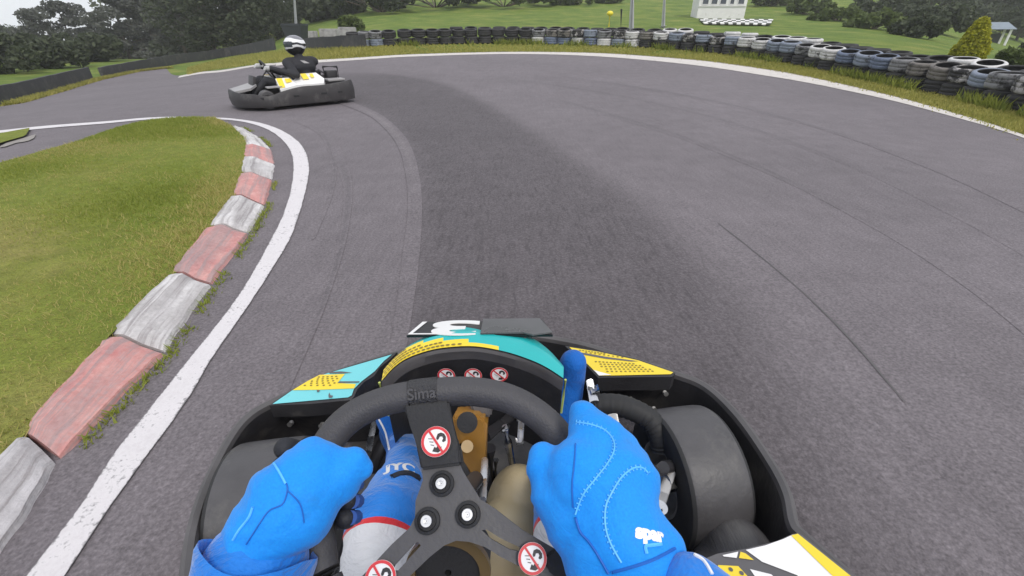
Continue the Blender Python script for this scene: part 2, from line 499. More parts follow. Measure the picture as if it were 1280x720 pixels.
ja.data.foreach_set('value', [(.0, .35, .8, 1, .8, .35, 0)[i % 7] * .62 * sst(0, .2, i / nv) * (1 - .6 * sst(.4, .8, i / nv)) for i in range(nv)])
tag(jo, kind='structure')
SM = [(1126, 507), (1066, 435), (1006, 374), (936, 314), (896, 282)]
sm = smooth_line([G(*p) for p in SM], 5)
M_seam = pm('tar_seam', (.095, .087, .09), .8)
tag(strip('tar_seam', sm, [p + V((.006, -.003, 0)) for p in sm], .0165, M_seam, 1, .1, .003), kind='structure')

# faint rubber marks swept round the bend
M_mark = asphalt('rubber_mark', ASPH, base2=(.085, .078, .082))
for km_, (L_, w_) in enumerate((([(1300, 330), (1180, 262), (1040, 196), (900, 148), (760, 116), (640, 98), (560, 92)], 7), ([(1310, 440), (1200, 350), (1080, 274), (950, 208), (820, 158), (700, 124), (620, 108)], 9), ([(1300, 275), (1150, 205), (1000, 152), (860, 119), (740, 100), (640, 90)], 5),
               ([(395, 300), (418, 240), (420, 200), (404, 165), (370, 148)], 8), ([(300, 640), (360, 500), (410, 380), (436, 290), (440, 225), (424, 180)], 16))):
    a_ = smooth_line([G(*p) for p in L_], 5); b_ = smooth_line([G(x - w_ * .7, y + w_ * .5) for x, y in L_], 5)
    o = strip('rubber_mark', a_, b_, .0129 + .0004 * km_, M_mark, 4, .1); at = o.data.attributes.new('blend', 'FLOAT', 'POINT'); nv = len(o.data.vertices)
    at.data.foreach_set('value', [(0, .8, 1, .8, 0)[i % 5] * .55 * sst(0, .25, i / nv) * sst(1, .7, i / nv) for i in range(nv)]); tag(o, kind='structure')
# outer white edge line
E0 = [(1500, 262), (1400, 218), (1280, 171), (1210, 148), (1130, 125), (1060, 108), (1000, 95), (940, 85), (880, 77), (820, 71.8), (760, 67.7), (700, 66), (640, 65.7), (580, 66.7), (520, 68.6), (460, 72), (400, 75.5), (345, 79.5)]
EW = [6, 5, 4, 5, 6, 7, 8, 8, 7, 5.5, 4.5, 3.2, 2.6, 2.6, 2.8, 3, 3.4, 3.6]
tag(strip('edge_line', smooth_line([G(*p) for p in E0], 5), smooth_line([G(x, y + w_) for (x, y), w_ in zip(E0, EW)], 5), .0165, M_edge, 3, .15, .004), kind='structure')
TP = [(345, 79.5), (300, 84.5), (262, 89.5), (240, 92.5), (224, 95.5)]
tag(strip('edge_line', smooth_line([G(*p) for p in TP], 5), smooth_line([G(x - 1, y + 2.4) for x, y in TP], 5), .0165, M_edge, 2, .15, .02), kind='structure')
# inner white line round the apex
LL = [(5, 765), (43, 718.6), (101, 642), (147, 570), (202, 500), (236, 456), (300, 373), (341, 300), (356, 268), (365, 235), (367, 205), (360, 185), (343, 168.5), (324, 159.3), (300, 153.3), (270, 150.6), (220, 149.6), (180, 151.5), (130, 156.3), (46, 163.4), (-60, 176)]
LR = [(58, 765), (91, 718), (138, 644), (184, 578), (240, 500), (270, 448), (325, 366), (363, 303), (375, 270), (384, 236), (387, 211), (382, 190.5), (369, 175), (348, 162.6), (324, 154.8), (298, 150.6), (270, 148.4), (220, 147.5), (180, 149), (130, 153.5), (46, 160), (-60, 172)]
tag(strip('inner_line', smooth_line([G(*p) for p in LL], 6), smooth_line([G(*p) for p in LR], 6), .0165, M_line, 6, .05, .0015), kind='structure')

# infield island of mown grass and the small far triangle
KI = [(-75, 640), (22, 535), (132, 411), (212, 335), (260, 277), (290, 239), (300, 212), (304, 192), (306, 178), (303, 168), (288, 154)]
ISL = [G(x + 6 * min(1, (y - 140) / 200), y, .07) for x, y in KI] + [G(*p) for p in [(270, 151.5), (250, 150.8), (225, 151), (200, 153), (170, 158.5), (147, 165), (92, 185), (37, 202), (0, 212), (-120, 250), (-420, 360)]] + [V((-4.2, .2, 0)), V((-2.2, .1, 0))]
tag(sheet('infield', ISL, .16, .03, M_turf, zextra=lambda x, y: .02 * noise.noise((x * .9, y * .9, 3)) + .02), kind='structure')
TRI = [G(*p) for p in [(-60, 176), (0, 171), (40, 163.5), (34, 174), (0, 184), (-90, 212)]]
tag(sheet('far_infield', TRI, .2, .035, M_turf), kind='structure')
SC = [(-10, 187), (8, 181), (24, 176), (44, 171), (36, 178)]
tag(sheet('paint_scrape', [G(*p) for p in [(0, 187), (10, 180.5), (30, 175), (46, 170), (44, 175), (36, 179), (22, 181), (8, 186)]], .1, .02, M_edge), kind='structure')

# grass blades: uncountable, one object each
def blades(name, spots, hmin, hmax, mat, lean=.5, wid=.006):
    vv, ff = [], []
    for (x, y, z) in spots:
        h = random.uniform(hmin, hmax); a = random.uniform(0, 6.283); wv = wid * random.uniform(.6, 1.4)
        dx, dy = math.cos(a) * wv, math.sin(a) * wv; lx, ly = random.gauss(0, lean) * h, random.gauss(0, lean) * h
        i = len(vv)
        vv += [(x - dx, y - dy, z - .008), (x + dx, y + dy, z - .008), (x + lx, y + ly, z + h)]
        ff.append((i, i + 1, i + 2))
    me = bpy.data.meshes.new(name); me.from_pydata(vv, [], ff)
    return tag(link(name, me, mat, smooth=False), kind='stuff')
def inside(p, poly):
    c = False; n = len(poly)
    for i in range(n):
        a, b = poly[i], poly[i - 1]
        if (a.y > p[1]) != (b.y > p[1]) and p[0] < (b.x - a.x) * (p[1] - a.y) / (b.y - a.y) + a.x: c = not c
    return c
M_blade = leafmat('grass_blades', (.15, .21, .026), (.30, .31, .07), .35)
M_straw = leafmat('straw_blades', (.27, .25, .065), (.45, .38, .15), .35)
M_vblade = leafmat('verge_blades', (.18, .20, .035), (.42, .37, .11), .35)
sp_ = []
x0, x1 = min(p.x for p in ISL), max(p.x for p in ISL); y0, y1 = min(p.y for p in ISL), max(p.y for p in ISL)
n_ = 0
spg, sps = [], []
KW = [G(*p) for p in KI]; KW = [KW[i].lerp(KW[i + 1], t / 3) for i in range(len(KW) - 1) for t in range(3)]
while n_ < 110000:
    x, y = random.uniform(max(x0, -6.5), x1), random.uniform(max(y0, .7), y1)
    if inside((x, y), ISL):
        q = noise.noise((x * 1.1, y * 1.1, 0)) + .5 * noise.noise((x * 4, y * 4, 5))
        z = zf(x, y) + .045
        (sps if q + random.gauss(0, .3) + (.25 if x > -2.2 else -.1) > .42 - .75 * math.exp(-min((V((x, y, 0)) - V((q_.x, q_.y, 0))).length for q_ in KW) / .35) else spg).append((x, y, z))
        n_ += 1
blades('infield_grass', spg, .006, .022, M_blade, .9, .004)
blades('dry_infield_grass', sps, .008, .028, M_straw, .9, .0035)

# kerb blocks, bevelled slope on the track side
def kerbmat(name, c, c2, mark, th=.52):
    m, n, b = newmat(name)
    u = coords(n, 'UV'); co = coords(n, 'Position')
    s1 = tex(n, 'ShaderNodeTexNoise', 1, 6, stretch(n, u, (1.3, 11, 1)), .65)
    s2 = tex(n, 'ShaderNodeTexNoise', 9, 6, co, .7)
    s3 = tex(n, 'ShaderNodeTexNoise', 60, 3, co, .7)
    col = ramp(n, s2.outputs['Fac'], [(.3, c2), (.65, c)])
    mk = math_(n, 'ADD', math_(n, 'MULTIPLY', s1.outputs['Fac'], .75), math_(n, 'MULTIPLY', s3.outputs['Fac'], .25))
    col = mixc(n, ramp(n, mk, [(th, 0), (th + .09, .8)]), col, mark)
    s4 = tex(n, 'ShaderNodeTexNoise', 1, 3, stretch(n, u, (1.1, 2.6, 1)), .5)
    col = mixc(n, ramp(n, s4.outputs['Fac'], [(.48, 0), (.66, .6)]), col, mark)
    col = mixc(n, .5, col, ramp(n, s3.outputs['Fac'], [(.3, .33), (.7, .66)]), 'OVERLAY')
    n.links.new(col, b.inputs['Base Color']); b.inputs['Roughness'].default_value = .8
    bump(n, b, math_(n, 'ADD', s3.outputs['Fac'], s2.outputs['Fac']), .5, .006)
    return m
M_kw = kerbmat('kerb_white', (.64, .62, .62), (.47, .45, .44), (.22, .2, .2), .50)
M_kr = kerbmat('kerb_red', (.47, .19, .18), (.58, .32, .29), (.29, .22, .22), .48)
M_kg = kerbmat('kerb_grey', (.52, .50, .51), (.40, .38, .39), (.22, .2, .2))
KO = [(-40, 762), (77, 577), (206, 444), (266, 357.5), (312.5, 292.5), (332.5, 257.5), (342, 225), (344.5, 206), (340, 187), (325, 173), (303, 160)]
KLAB = [('white kerb block streaked grey, cut off by the picture edge beside the nearest red one', 'w'), ('large red kerb block with a grey tyre smear, nearest red one to the camera', 'r'),
        ('big white kerb block with dark lengthwise streaks between the two largest red blocks', 'w'), ('pinkish red kerb block just beyond the streaked big white block', 'r'),
        ('white kerb block with a grey scuffed middle, halfway along the kerb', 'w'), ('red kerb block between the scuffed white block and the small clean white block', 'r'),
        ('small clean white kerb block with one upright crack, just short of the last red block', 'w'), ('smallest red kerb block, last red one before the apex', 'r'),
        ('broken whitish kerb piece just past the last red block', 'w'), ('chipped pale kerb fragment at the far tip of the kerb', 'w')]
def lerpk(L, t):
    i = min(int(t), len(L) - 2); return L[i].lerp(L[i + 1], t - i)
ki = [G(x, y, .07) for x, y in KI]; ko = [G(x, y, .012) for x, y in KO]
for q in range(10):
    bm = bmesh.new(); uv = bm.loops.layers.uv.new('UVMap')
    nl = 12; prof_k = [(0.0, .035), (.02, .068), (.30, .088), (.36, .084), (.62, .055), (.93, .026), (1.0, -.02)]
    rows = []; ln = (ki[q] - ki[q + 1]).length
    for i in range(nl + 1):
        t = .018 + .964 * i / nl
        a, b = ki[q].lerp(ki[q + 1], t), ko[q].lerp(ko[q + 1], t)
        # a gentle curve along the whole kerb
        row = []
        for (v_, h_) in [(0.0, -.05)] + prof_k:
            p = a.lerp(b, v_); e = .006 * noise.noise((p.x * 9, p.y * 9, v_ * 4)) + (-.012 if i in (0, nl) and h_ > 0 else 0)
            j = .008 * noise.noise((p.x * 14, p.y * 14, 2))
            row.append(bm.verts.new((p.x + j, p.y + j, zf(p.x, p.y) + .012 + h_ * (.66 if q < 8 else .5) + e)))
        rows.append(row)
    for i in range(nl):
        for k in range(len(rows[0]) - 1):
            f = bm.faces.new((rows[i][k], rows[i][k + 1], rows[i + 1][k + 1], rows[i + 1][k]))
            for lp, (ii, kk) in zip(f.loops, ((i, k), (i, k + 1), (i + 1, k + 1), (i + 1, k))): lp[uv].uv = (ii / nl * ln + q * 3.7, max(0, kk - 1) / 6)
    bm.faces.new(rows[0][::-1]); bm.faces.new(rows[-1])
    o = link('kerb_block', bm, M_kr if KLAB[q][1] == 'r' else (M_kg if q == 0 else M_kw))
    tag(o, KLAB[q][0], 'kerb block', 'red and white kerb blocks round the infield')
# weeds in the gap beside the kerb
sp2 = []
for q in range(1, 10):
    for _ in range(260):
        t = random.random(); g_ = random.gauss(0, .018)
        p = ko[q].lerp(ko[q + 1], t) if q < 10 else ko[10]
        n2 = (ko[q] - ki[q]).normalized()
        if noise.noise((p.x * 3, p.y * 3, 1)) < -.05: continue
        p = p + n2 * (.01 + abs(g_)); sp2.append((p.x, p.y, zf(p.x, p.y) + .012))
blades('kerb_weeds', sp2, .006, .026, M_blade, .8, .005)

# ------------------------------------------------------------------ tyre barrier
BASE = [(1330, 152), (1290, 141), (1240, 131), (1180, 118), (1130, 108), (1080, 97), (1040, 89), (1000, 81), (950, 73), (900, 67), (850, 62), (800, 59), (760, 57.5), (720, 56), (680, 55), (640, 54.5), (600, 54.5), (560, 55), (520, 56), (490, 57), (465, 58), (440, 59.5)]
bl = smooth_line([G(*p) for p in BASE], 6)
for p in bl: p.z = 0
TD = .455
def proj(p):
    v = p - EYE; d = v.dot(FWD); return 640 + F * v.x / d, 360 - F * v.dot(UP) / d, d
def tyre_mesh(name, Rr=.228, ri=.162, h=.215):
    bm = bmesh.new()
    pr = [(ri, .022), (ri + .006, .004), (ri + .022, .0), (Rr - .020, .006), (Rr - .005, .018), (Rr, .035), (Rr + .001, h * .35), (Rr - .004, h * .37), (Rr - .004, h * .40), (Rr + .001, h * .42), (Rr + .001, h * .62), (Rr - .004, h * .64), (Rr - .004, h * .67), (Rr + .001, h * .69), (Rr, h - .035), (Rr - .005, h - .018), (Rr - .020, h - .006), (ri + .022, h), (ri + .006, h - .004), (ri, h - .022), (ri + .02, h - .045), (ri + .03, h / 2), (ri + .02, .045)]
    lathe(bm, pr, 32)
    for f in bm.faces:
        cc = f.calc_center_median()
        if math.hypot(cc.x, cc.y) < ri + .026 and .004 < cc.z < h - .012: f.material_index = 1
    for k in range(3):   # tread grooves read as fine dark rings
        pass
    me = bpy.data.meshes.new(name); bmesh.ops.recalc_face_normals(bm, faces=bm.faces[:]); bm.to_mesh(me); bm.free()
    me.polygons.foreach_set('use_smooth', [True] * len(me.polygons))
    return me
def tyrepaint(name, c, wear, under=(.022, .021, .022)):
    m, n, b = newmat(name)
    co = coords(n, 'Object')
    oi = n.nodes.new('ShaderNodeObjectInfo')
    ad = n.nodes.new('ShaderNodeVectorMath'); ad.operation = 'ADD'
    n.links.new(co, ad.inputs[0]); n.links.new(oi.outputs['Location'], ad.inputs[1])
    t = tex(n, 'ShaderNodeTexNoise', 5.5, 6, ad.outputs[0], .68); t2 = tex(n, 'ShaderNodeTexNoise', 26, 4, ad.outputs[0], .7)
    s = math_(n, 'ADD', math_(n, 'MULTIPLY', t.outputs['Fac'], .75), math_(n, 'MULTIPLY', t2.outputs['Fac'], .25))
    tone = ramp(n, t2.outputs['Fac'], [(.3, sc3(c, .72)), (.7, sc3(c, 1.1))])
    n.links.new(mixc(n, ramp(n, s, [(.86 - wear, 0), (.93 - wear, 1)]), tone, under), b.inputs['Base Color'])
    b.inputs['Roughness'].default_value = .75; bump(n, b, t2.outputs['Fac'], .4, .01)
    return m
TM = {'white': tyrepaint('tyre_white', (.56, .55, .54), .31), 'blue': tyrepaint('tyre_blue', (.13, .16, .23), .30), 'pale blue': tyrepaint('tyre_pale_blue', (.21, .24, .30), .31),
      'grey': tyrepaint('tyre_grey', (.20, .20, .205), .35), 'brown grey': tyrepaint('tyre_brown_grey', (.17, .155, .14), .37), 'patchy white': tyrepaint('tyre_patchy', (.42, .40, .39), .43),
      'black': tyrepaint('tyre_black', (.028, .027, .028), .2), 'bright white': tyrepaint('tyre_bright', (.60, .59, .58), .27)}
TME = {k: tyre_mesh('tyre_' + k.replace(' ', '_')) for k in TM}
for k, me in TME.items(): me.materials.append(TM[k]); me.materials.append(TM['black'])
def put_tyre(kind, p, lvl, label, group, lean=0):
    o = bpy.data.objects.new('barrier_tyre', TME[kind]); COL.objects.link(o)
    o.location = (p.x + random.uniform(-.04, .04) * (lvl > 0), p.y + random.uniform(-.02, .02) * (lvl > 0), zf(p.x, p.y) - .01 + lvl * .215 + (.028 if lvl > 0 else 0))
    tw_ = (EYE - p); ax_ = V((-tw_.y, tw_.x, 0)).normalized()
    o.rotation_euler = (Matrix.Rotation(R(random.uniform(1, 13)) if lvl > 0 else 0, 3, ax_) @ Matrix.Rotation(random.uniform(0, 6.28), 3, 'Z')).to_euler()
    k_ = random.uniform(.95, 1.045); o.scale = (k_, k_ * random.uniform(.97, 1.03), random.uniform(.90, 1.03) if lvl else 1)
    return tag(o, label, 'tyre', group)
ORD = 'first second third fourth fifth sixth seventh eighth ninth tenth eleventh twelfth thirteenth fourteenth fifteenth sixteenth seventeenth eighteenth nineteenth twentieth twenty-first twenty-second twenty-third twenty-fourth twenty-fifth twenty-sixth twenty-seventh twenty-eighth twenty-ninth thirtieth thirty-first thirty-second'.split()
_U = ORD[:9]
ORD = ORD[:30] + [t + '-' + u if u else t2 for t, t2 in (('thirty', ''), ('forty', 'fortieth'), ('fifty', 'fiftieth')) for u in ([None] if t2 else []) + _U]
st = resample(bl, TD * .985)           # from the right-hand edge of the photo leftwards
cols = ['brown grey', 'white', 'patchy white', 'grey', 'pale blue', 'patchy white', 'brown grey', 'brown grey', 'grey', 'blue', 'pale blue', 'blue', 'white', 'white', 'grey', 'pale blue', 'pale blue', 'white', 'white', 'pale blue', 'patchy white', 'pale blue', 'patchy white', 'pale blue', 'white']
cols2 = {20: 'blue', 21: 'white', 22: 'blue', 19: 'blue', 23: 'pale blue', 24: 'white'}
n_front = n_rear = 0; dark_lab = 'plain black tyre in the bottom row of the painted tyre barrier'
first_black = None
npaint = 0
for i, p in enumerate(st):
    px, py, d = proj(V((p.x, p.y, zf(p.x, p.y) + .35)))
    a = st[max(0, i - 1)]; b = st[min(len(st) - 1, i + 1)]
    nrm = V((-(b - a).y, (b - a).x, 0)).normalized()
    if nrm.dot(p) < 0: nrm = -nrm
    if px > 672:
        kind = cols[npaint % len(cols)]; npaint += 1
        put_tyre('black' if px > 800 else random.choice(['blue', 'white', 'pale blue', 'white']), p, 0, dark_lab if px > 800 else ORD[npaint - 1] + ' bottom tyre from the right in the painted barrier, pale and half hidden by weeds', 'tyres of the trackside barrier')
        put_tyre(kind, p, 1, ORD[npaint - 1] + ' painted tyre from the right-hand end of the front barrier row, ' + kind, 'tyres of the trackside barrier')
        if px < 800: pass
    elif px > 485 or px < 455:
        put_tyre('black', p, 0, 'bare black tyre in the weedy unpainted stretch of barrier', 'black tyres of the far barrier')
        put_tyre('black', p, 1, 'bare black tyre in the weedy unpainted stretch of barrier', 'black tyres of the far barrier')
    else:
        n_front += 1
        put_tyre('pale blue', p, 0, ORD[n_front - 1] + ' lower grey-blue tyre from the right at the left end of the black stretch', 'black tyres of the far barrier')
        put_tyre('grey', p, 1, ORD[n_front - 1] + ' upper grey tyre from the right at the left end of the black stretch', 'black tyres of the far barrier')
    q = p + nrm * .66
    qx, qy, _ = proj(V((q.x, q.y, zf(q.x, q.y) + .5)))
    if px > 560:
        n_rear += 1
        seq = {3: 'bright white', 4: 'bright white', 5: 'bright white'}
        k2 = 'bright white' if (n_rear in (2, 3, 7, 8, 16, 17, 18, 20, 21, 24, 25)) else 'black'
        if k2 == 'bright white':
            put_tyre('black', q, 0, 'black tyre under the rear row of the barrier', 'rear tyres of the barrier')
            put_tyre(k2, q, 1.25, ORD[n_rear - 1] + ' tyre from the right in the rear barrier row, bright white', 'rear tyres of the barrier')
        else:
            put_tyre('black', q, 0, 'black tyre under the rear row of the barrier', 'rear tyres of the barrier')
            put_tyre('black', q, 1.1, 'black tyre along the top of the rear barrier row', 'rear tyres of the barrier')

# verge grass and weeds at the barrier foot
M_weed = leafmat('verge_weeds', (.10, .14, .02), (.28, .30, .06), .35)
vsp, wsp = [], []
dense = smooth_line([G(*p) for p in E0], 12); dense_b = bl
for _ in range(60000):
    i = random.randrange(len(dense) - 1)
    a = dense[i].lerp(dense[i + 1], random.random()); a = V((a.x, a.y, 0))
    nb_ = min(dense_b, key=lambda q: (q - a).length_squared) if _ % 6 == 0 else nb_
    if _ % 6 != 0: a = a_keep + V((random.gauss(0, .1), random.gauss(0, .1), 0))
    else: a_keep = a
    t = random.uniform(.02, 1.15); p = a.lerp(nb_, t)
    vsp.append((p.x, p.y, zf(p.x, p.y) + .01))
for _ in range(6500):
    i = random.randrange(len(bl) - 1); p = bl[i].lerp(bl[i + 1], random.random())
    if noise.noise((p.x * 1.3, p.y * 1.3, 4)) + random.gauss(0, .12) < .12: continue
    tow = (V((0, 4, 0)) - p).normalized(); p = p + tow * random.uniform(.24, .50)
    wsp.append((p.x, p.y, zf(p.x, p.y)))
blades('verge_grass', vsp, .015, .05, M_vblade, .5, .012)
blades('verge_weeds', wsp, .06, .22, M_weed, .45, .022)
# the grass wedge and the left verge
wd = []
WT, WB = [(460, 59), (400, 60), (345, 64), (300, 70), (262, 78), (235, 86)], [(460, 70), (400, 74), (345, 78), (300, 83), (262, 88), (228, 94)]
for _ in range(14000):
    i = random.randrange(5); t = random.random(); s = random.random()
    x = WT[i][0] + (WT[i + 1][0] - WT[i][0]) * t; a = WT[i][1] + (WT[i + 1][1] - WT[i][1]) * t; b = WB[i][1] + (WB[i + 1][1] - WB[i][1]) * t
    p = G(x, a + (b - a) * s); wd.append((p.x, p.y, p.z))
for _ in range(9000):
    i = random.randrange(len(edge2) - 3) ; p = edge2[i].lerp(edge2[i + 1], random.random()); p = p + V((0, random.uniform(0, .5), 0))
    wd.append((p.x, p.y, zf(p.x, p.y)))
blades('wedge_grass', wd, .04, .12, M_vblade, .5, .018)

# ------------------------------------------------------------------ black rubber belt fences on the left
M_belt = pm('belt_rubber', (.038, .038, .042), .75, .3, 3, .3, 20, dirt=.35, dirtc=(.10, .095, .09))
M_post = pm('belt_post', (.16, .14, .11), .8, .3, 9)
def belt(base, hs, label):
    t = empty('rubber_barrier', (0, 0, 0), label=label, cat='barrier', group='rubber belt fences on the left')
    pts = smooth_line([G(*p) for p in base], 6); n = len(pts)
    c0 = pts[n // 2].copy(); c0.z = zf(c0.x, c0.y); t.location = c0
    bm = bmesh.new(); rows = []
    for i, p in enumerate(pts):
        h = hs[0] + (hs[1] - hs[0]) * i / (n - 1) + .02 * noise.noise((p.x * 1.7, p.y * 1.7, 0)); g_ = zf(p.x, p.y)
        d = (pts[min(n - 1, i + 1)] - pts[max(0, i - 1)]); nr = V((-d.y, d.x, 0)).normalized() * .035
        wv = V((0, 0, 0)) + nr * noise.noise((p.x * 2, p.y * 2, 8)) * .8
        base_ = V((p.x, p.y, g_ - .02)) - c0
        rows.append([bm.verts.new(base_ + q) for q in (-nr + wv, -nr + V((0, 0, h)), nr + V((0, 0, h)), nr + wv)])
    for a, b in zip(rows, rows[1:]):
        for k in range(4): bm.faces.new((a[k], a[(k + 1) % 4], b[(k + 1) % 4], b[k]))
    bm.faces.new(rows[0][::-1]); bm.faces.new(rows[-1])
    link('belt', bm, M_belt, t)
    for p in resample(pts, 1.9)[::1]:
        bm = bmesh.new(); g_ = zf(p.x, p.y); a = (V((p.x, p.y, 0)) - V((0, 2, 0))).normalized() * .10
        tube(bm, [V((p.x, p.y, g_ - .1)) + a - c0, V((p.x, p.y, g_ + hs[0] * .9)) + a - c0], .055, 8)
        link('post', bm, M_post, t)
belt([(-60, 148), (0, 131), (37, 121.5), (76, 111), (116, 100)], (.36, .42), 'nearer black rubber belt fence, left of the gap')
belt([(129, 97.5), (165, 90.5), (200, 84), (240, 77.5), (290, 70), (345, 62)], (.36, .55), 'long black rubber belt fence running behind the rival driver')
belt([(384, 62), (410, 61.5), (440, 60.5), (458, 60)], (.40, .40), 'short black rubber belt fence right of the helmet')
# pale concrete blocks on the bank behind the short belt
M_conc = pm('barrier_concrete', (.30, .29, .29), .85, .25, 6, .4, 30, dirt=.4)
for i, (px, py, wpx) in enumerate([(385, 52, 26), (413, 51, 22), (436, 50, 20)]):
    p = G(px, py); _, _, d = proj(p); wd_ = wpx * d / F
    bm = bmesh.new(); box(bm, (0, 0, .20), (wd_ * .96, .4, .62), bev=.03)
    o = link('concrete_block', bm, M_conc); o.location = (p.x, p.y, p.z - .05); o.rotation_euler.z = random.uniform(-.1, .1)
    tag(o, ['pale concrete block right of the helmet, against the lamp post base', 'middle pale concrete block on the bank behind the short belt fence', 'pale concrete block nearest the round bush on the bank'][i], 'concrete block', 'concrete blocks on the bank')

# ------------------------------------------------------------------ trees and bushes
def leaves_mesh(bm, clumps, n, size, mi=0, flat=.7):
    tot = sum(c[1] ** 2 for c in clumps)
    for (c, r) in clumps:
        k = max(6, int(n * r * r / tot))
        for _ in range(k):
            while True:
                d = V((random.uniform(-1, 1), random.uniform(-1, 1), random.uniform(-1, 1)))
                if .05 < d.length < 1: break
            d = d.normalized() * (d.length ** .55) * r; d.z *= flat
            p = c + d; s = size * random.uniform(.55, 1.35)
            a = V((random.gauss(0, 1), random.gauss(0, 1), random.gauss(0, .7))).normalized()
            b = a.cross(V((random.gauss(0, 1), random.gauss(0, 1), random.gauss(0, 1)))).normalized()
            f = bm.faces.new([bm.verts.new(p + a * s), bm.verts.new(p + b * s * .55), bm.verts.new(p - a * s), bm.verts.new(p - b * s * .55)])
            f.material_index = mi
M_bark = pm('bark', (.085, .065, .05), .9, .35, 5, .6, 18, stretchv=(1, 1, .25))
def tree_meshes(seed, h, cr, base, nl, ls, kind):
    """trunk with limbs, and a crown of leaf clumps carried by them"""
    random.seed(seed)
    bt, bc = bmesh.new(), bmesh.new(); clumps = []
    lean = V((random.uniform(-.05, .05), random.uniform(-.05, .05), 0)) * h
    top = V((0, 0, h * .93)) + lean
    tp = [V((0, 0, -.4)), V((0, 0, h * .3)) + lean * .2, V((0, 0, h * .65)) + lean * .6, top]
    tube(bt, smooth_line(tp, 4), [h * .022 * (1 - .85 * i / 12) for i in range(13)], 8)
    nb = 22 if kind == 'pine' else 30
    for i in range(nb):
        t = base + (1 - base) * (i + random.random()) / nb
        a = i * 2.4 + random.uniform(-.5, .5)
        if kind == 'pine': L = cr * (1.15 - .75 * (t - base) / (1 - base)) * random.uniform(.45, 1.15); up = .12
        else: L = cr * math.sqrt(max(.08, 1 - ((t - base) / (1 - base) * 1.6 - .6) ** 2)) * random.uniform(.6, 1.08); up = .35
        s = V((0, 0, h * t * .95)) + lean * t
        e = s + V((math.cos(a) * L, math.sin(a) * L, L * up + random.uniform(-.1, .1) * L))
        m_ = s.lerp(e, .5) + V((0, 0, -.06 * L))
        tube(bt, [s - V((0, 0, h * .03)), m_, e], [h * .007, h * .005, h * .002], 5)
        for q, rr in ((1.0, .30), (.62, .34)):
            if random.random() < (.8 if kind == 'pine' else .97):
                c = s.lerp(e, q) + V((random.gauss(0, .1), random.gauss(0, .1), random.gauss(0, .06))) * cr
                clumps.append((c, cr * rr * random.uniform(.7, 1.3)))
    clumps.append((top, cr * .28))
    leaves_mesh(bc, clumps, nl, ls, 0, .55 if kind == 'pine' else .85)
    random.seed(seed + 99)
    r = []
    for nm, bm in (('trunk', bt), ('crown', bc)):
        me = bpy.data.meshes.new(nm); bm.to_mesh(me); bm.free(); r.append(me)
    return r
LM = {'pine': leafmat('pine_needles', (.045, .052, .045), (.115, .12, .10), .15), 'dark': leafmat('dark_leaves', (.026, .036, .022), (.085, .10, .055), .2), 'green': leafmat('green_leaves', (.05, .075, .02), (.13, .165, .05), .25),
      'light': leafmat('light_leaves', (.09, .11, .03), (.20, .21, .075), .3), 'gold': leafmat('golden_conifer', (.16, .18, .014), (.50, .47, .04), .3)}
PROTO = {}
def proto(key, *a):
    if key not in PROTO: PROTO[key] = tree_meshes(*a)
    return PROTO[key]
for k, (s, h, cr, b, n, ls, kd) in {'p0': (11, 9, 2.5, .22, 5200, .17, 'pine'), 'p1': (12, 9, 2.2, .26, 4600, .17, 'pine'), 'p2': (13, 9, 2.8, .18, 5600, .17, 'pine'),
                                   'b0': (21, 8, 3.2, .06, 6500, .18, 'broad'), 'b1': (22, 8, 2.9, .05, 6200, .18, 'broad'), 'b2': (23, 8, 3.4, .08, 6800, .18, 'broad')}.items():
    proto(k, s, h, cr, b, n, ls, kd)
def tree(name, pk, leaf, x, y, s, sw, label, cat='tree', group=None, sink=0):
    t = empty(name, (x, y, zf(x, y) - sink), random.uniform(0, 6.28), label, cat, group); t.scale = (s * sw, s * sw, s)
    for nm, me in zip(('trunk', 'crown'), PROTO[pk]):
        me = me.copy(); link(nm, me, M_bark if nm == 'trunk' else LM[leaf], t, smooth=(nm == 'trunk'))
    return t
def at_px(px, dist):        # a spot at a horizontal range in the direction of a picture column
    a = (px - 640) / F / (CP + SP * .57); return V((a * dist, dist, 0))
# (column, range, top row, width factor, proto, foliage, label)
random.seed(5)
TL = [(-20, 44, 26, 1.1, 'p0', 'pine', 'dark pine cut by the picture edge at the far left'),
      (44, 46, 10, .9, 'p1', 'pine', 'dark pine standing clear against the white sky at far left, narrow top'),
      (84, 50, 2, .85, 'p0', 'pine', 'taller dark pine just right of the narrow-topped pine'),
      (122, 54, 18, .8, 'p1', 'pine', 'shorter pine filling the dip between the two taller left pines'),
      (150, 44, -6, 1.0, 'p2', 'pine', 'wide dark pine above the gap in the belt fence'),
      (186, 47, -14, 1.0, 'p1', 'pine', 'tall pine with sky specks, right of the gap in the belt fence'),
      (224, 40, -26, 1.0, 'p0', 'pine', 'tall dense pine above the left end of the long belt fence'),
      (262, 36, -36, 1.1, 'b0', 'dark', 'big dark broad tree rising out of the picture above the grass wedge tip'),
      (300, 34, -30, 1.1, 'b1', 'dark', 'dark broad tree behind the middle of the long belt fence'),
      (334, 38, -34, 1.0, 'b2', 'dark', 'dark broad tree directly left of the lamp post'),
      (398, 46, -30, 1.1, 'b0', 'dark', 'dark tree right of the lamp post at the foot of the hill'),
      (205, 66, -30, 1.2, 'b1', 'dark', 'distant hazy tree behind the tall pines with sky specks'),
      (10, 70, 36, 1.2, 'b2', 'dark', 'distant low tree seen between the far left pines'),
      (280, 60, -40, 1.4, 'b2', 'dark', 'distant tree filling the wood behind the dark broad trees'),
      (350, 58, -40, 1.3, 'b1', 'dark', 'distant tree filling the wood behind the lamp post')]
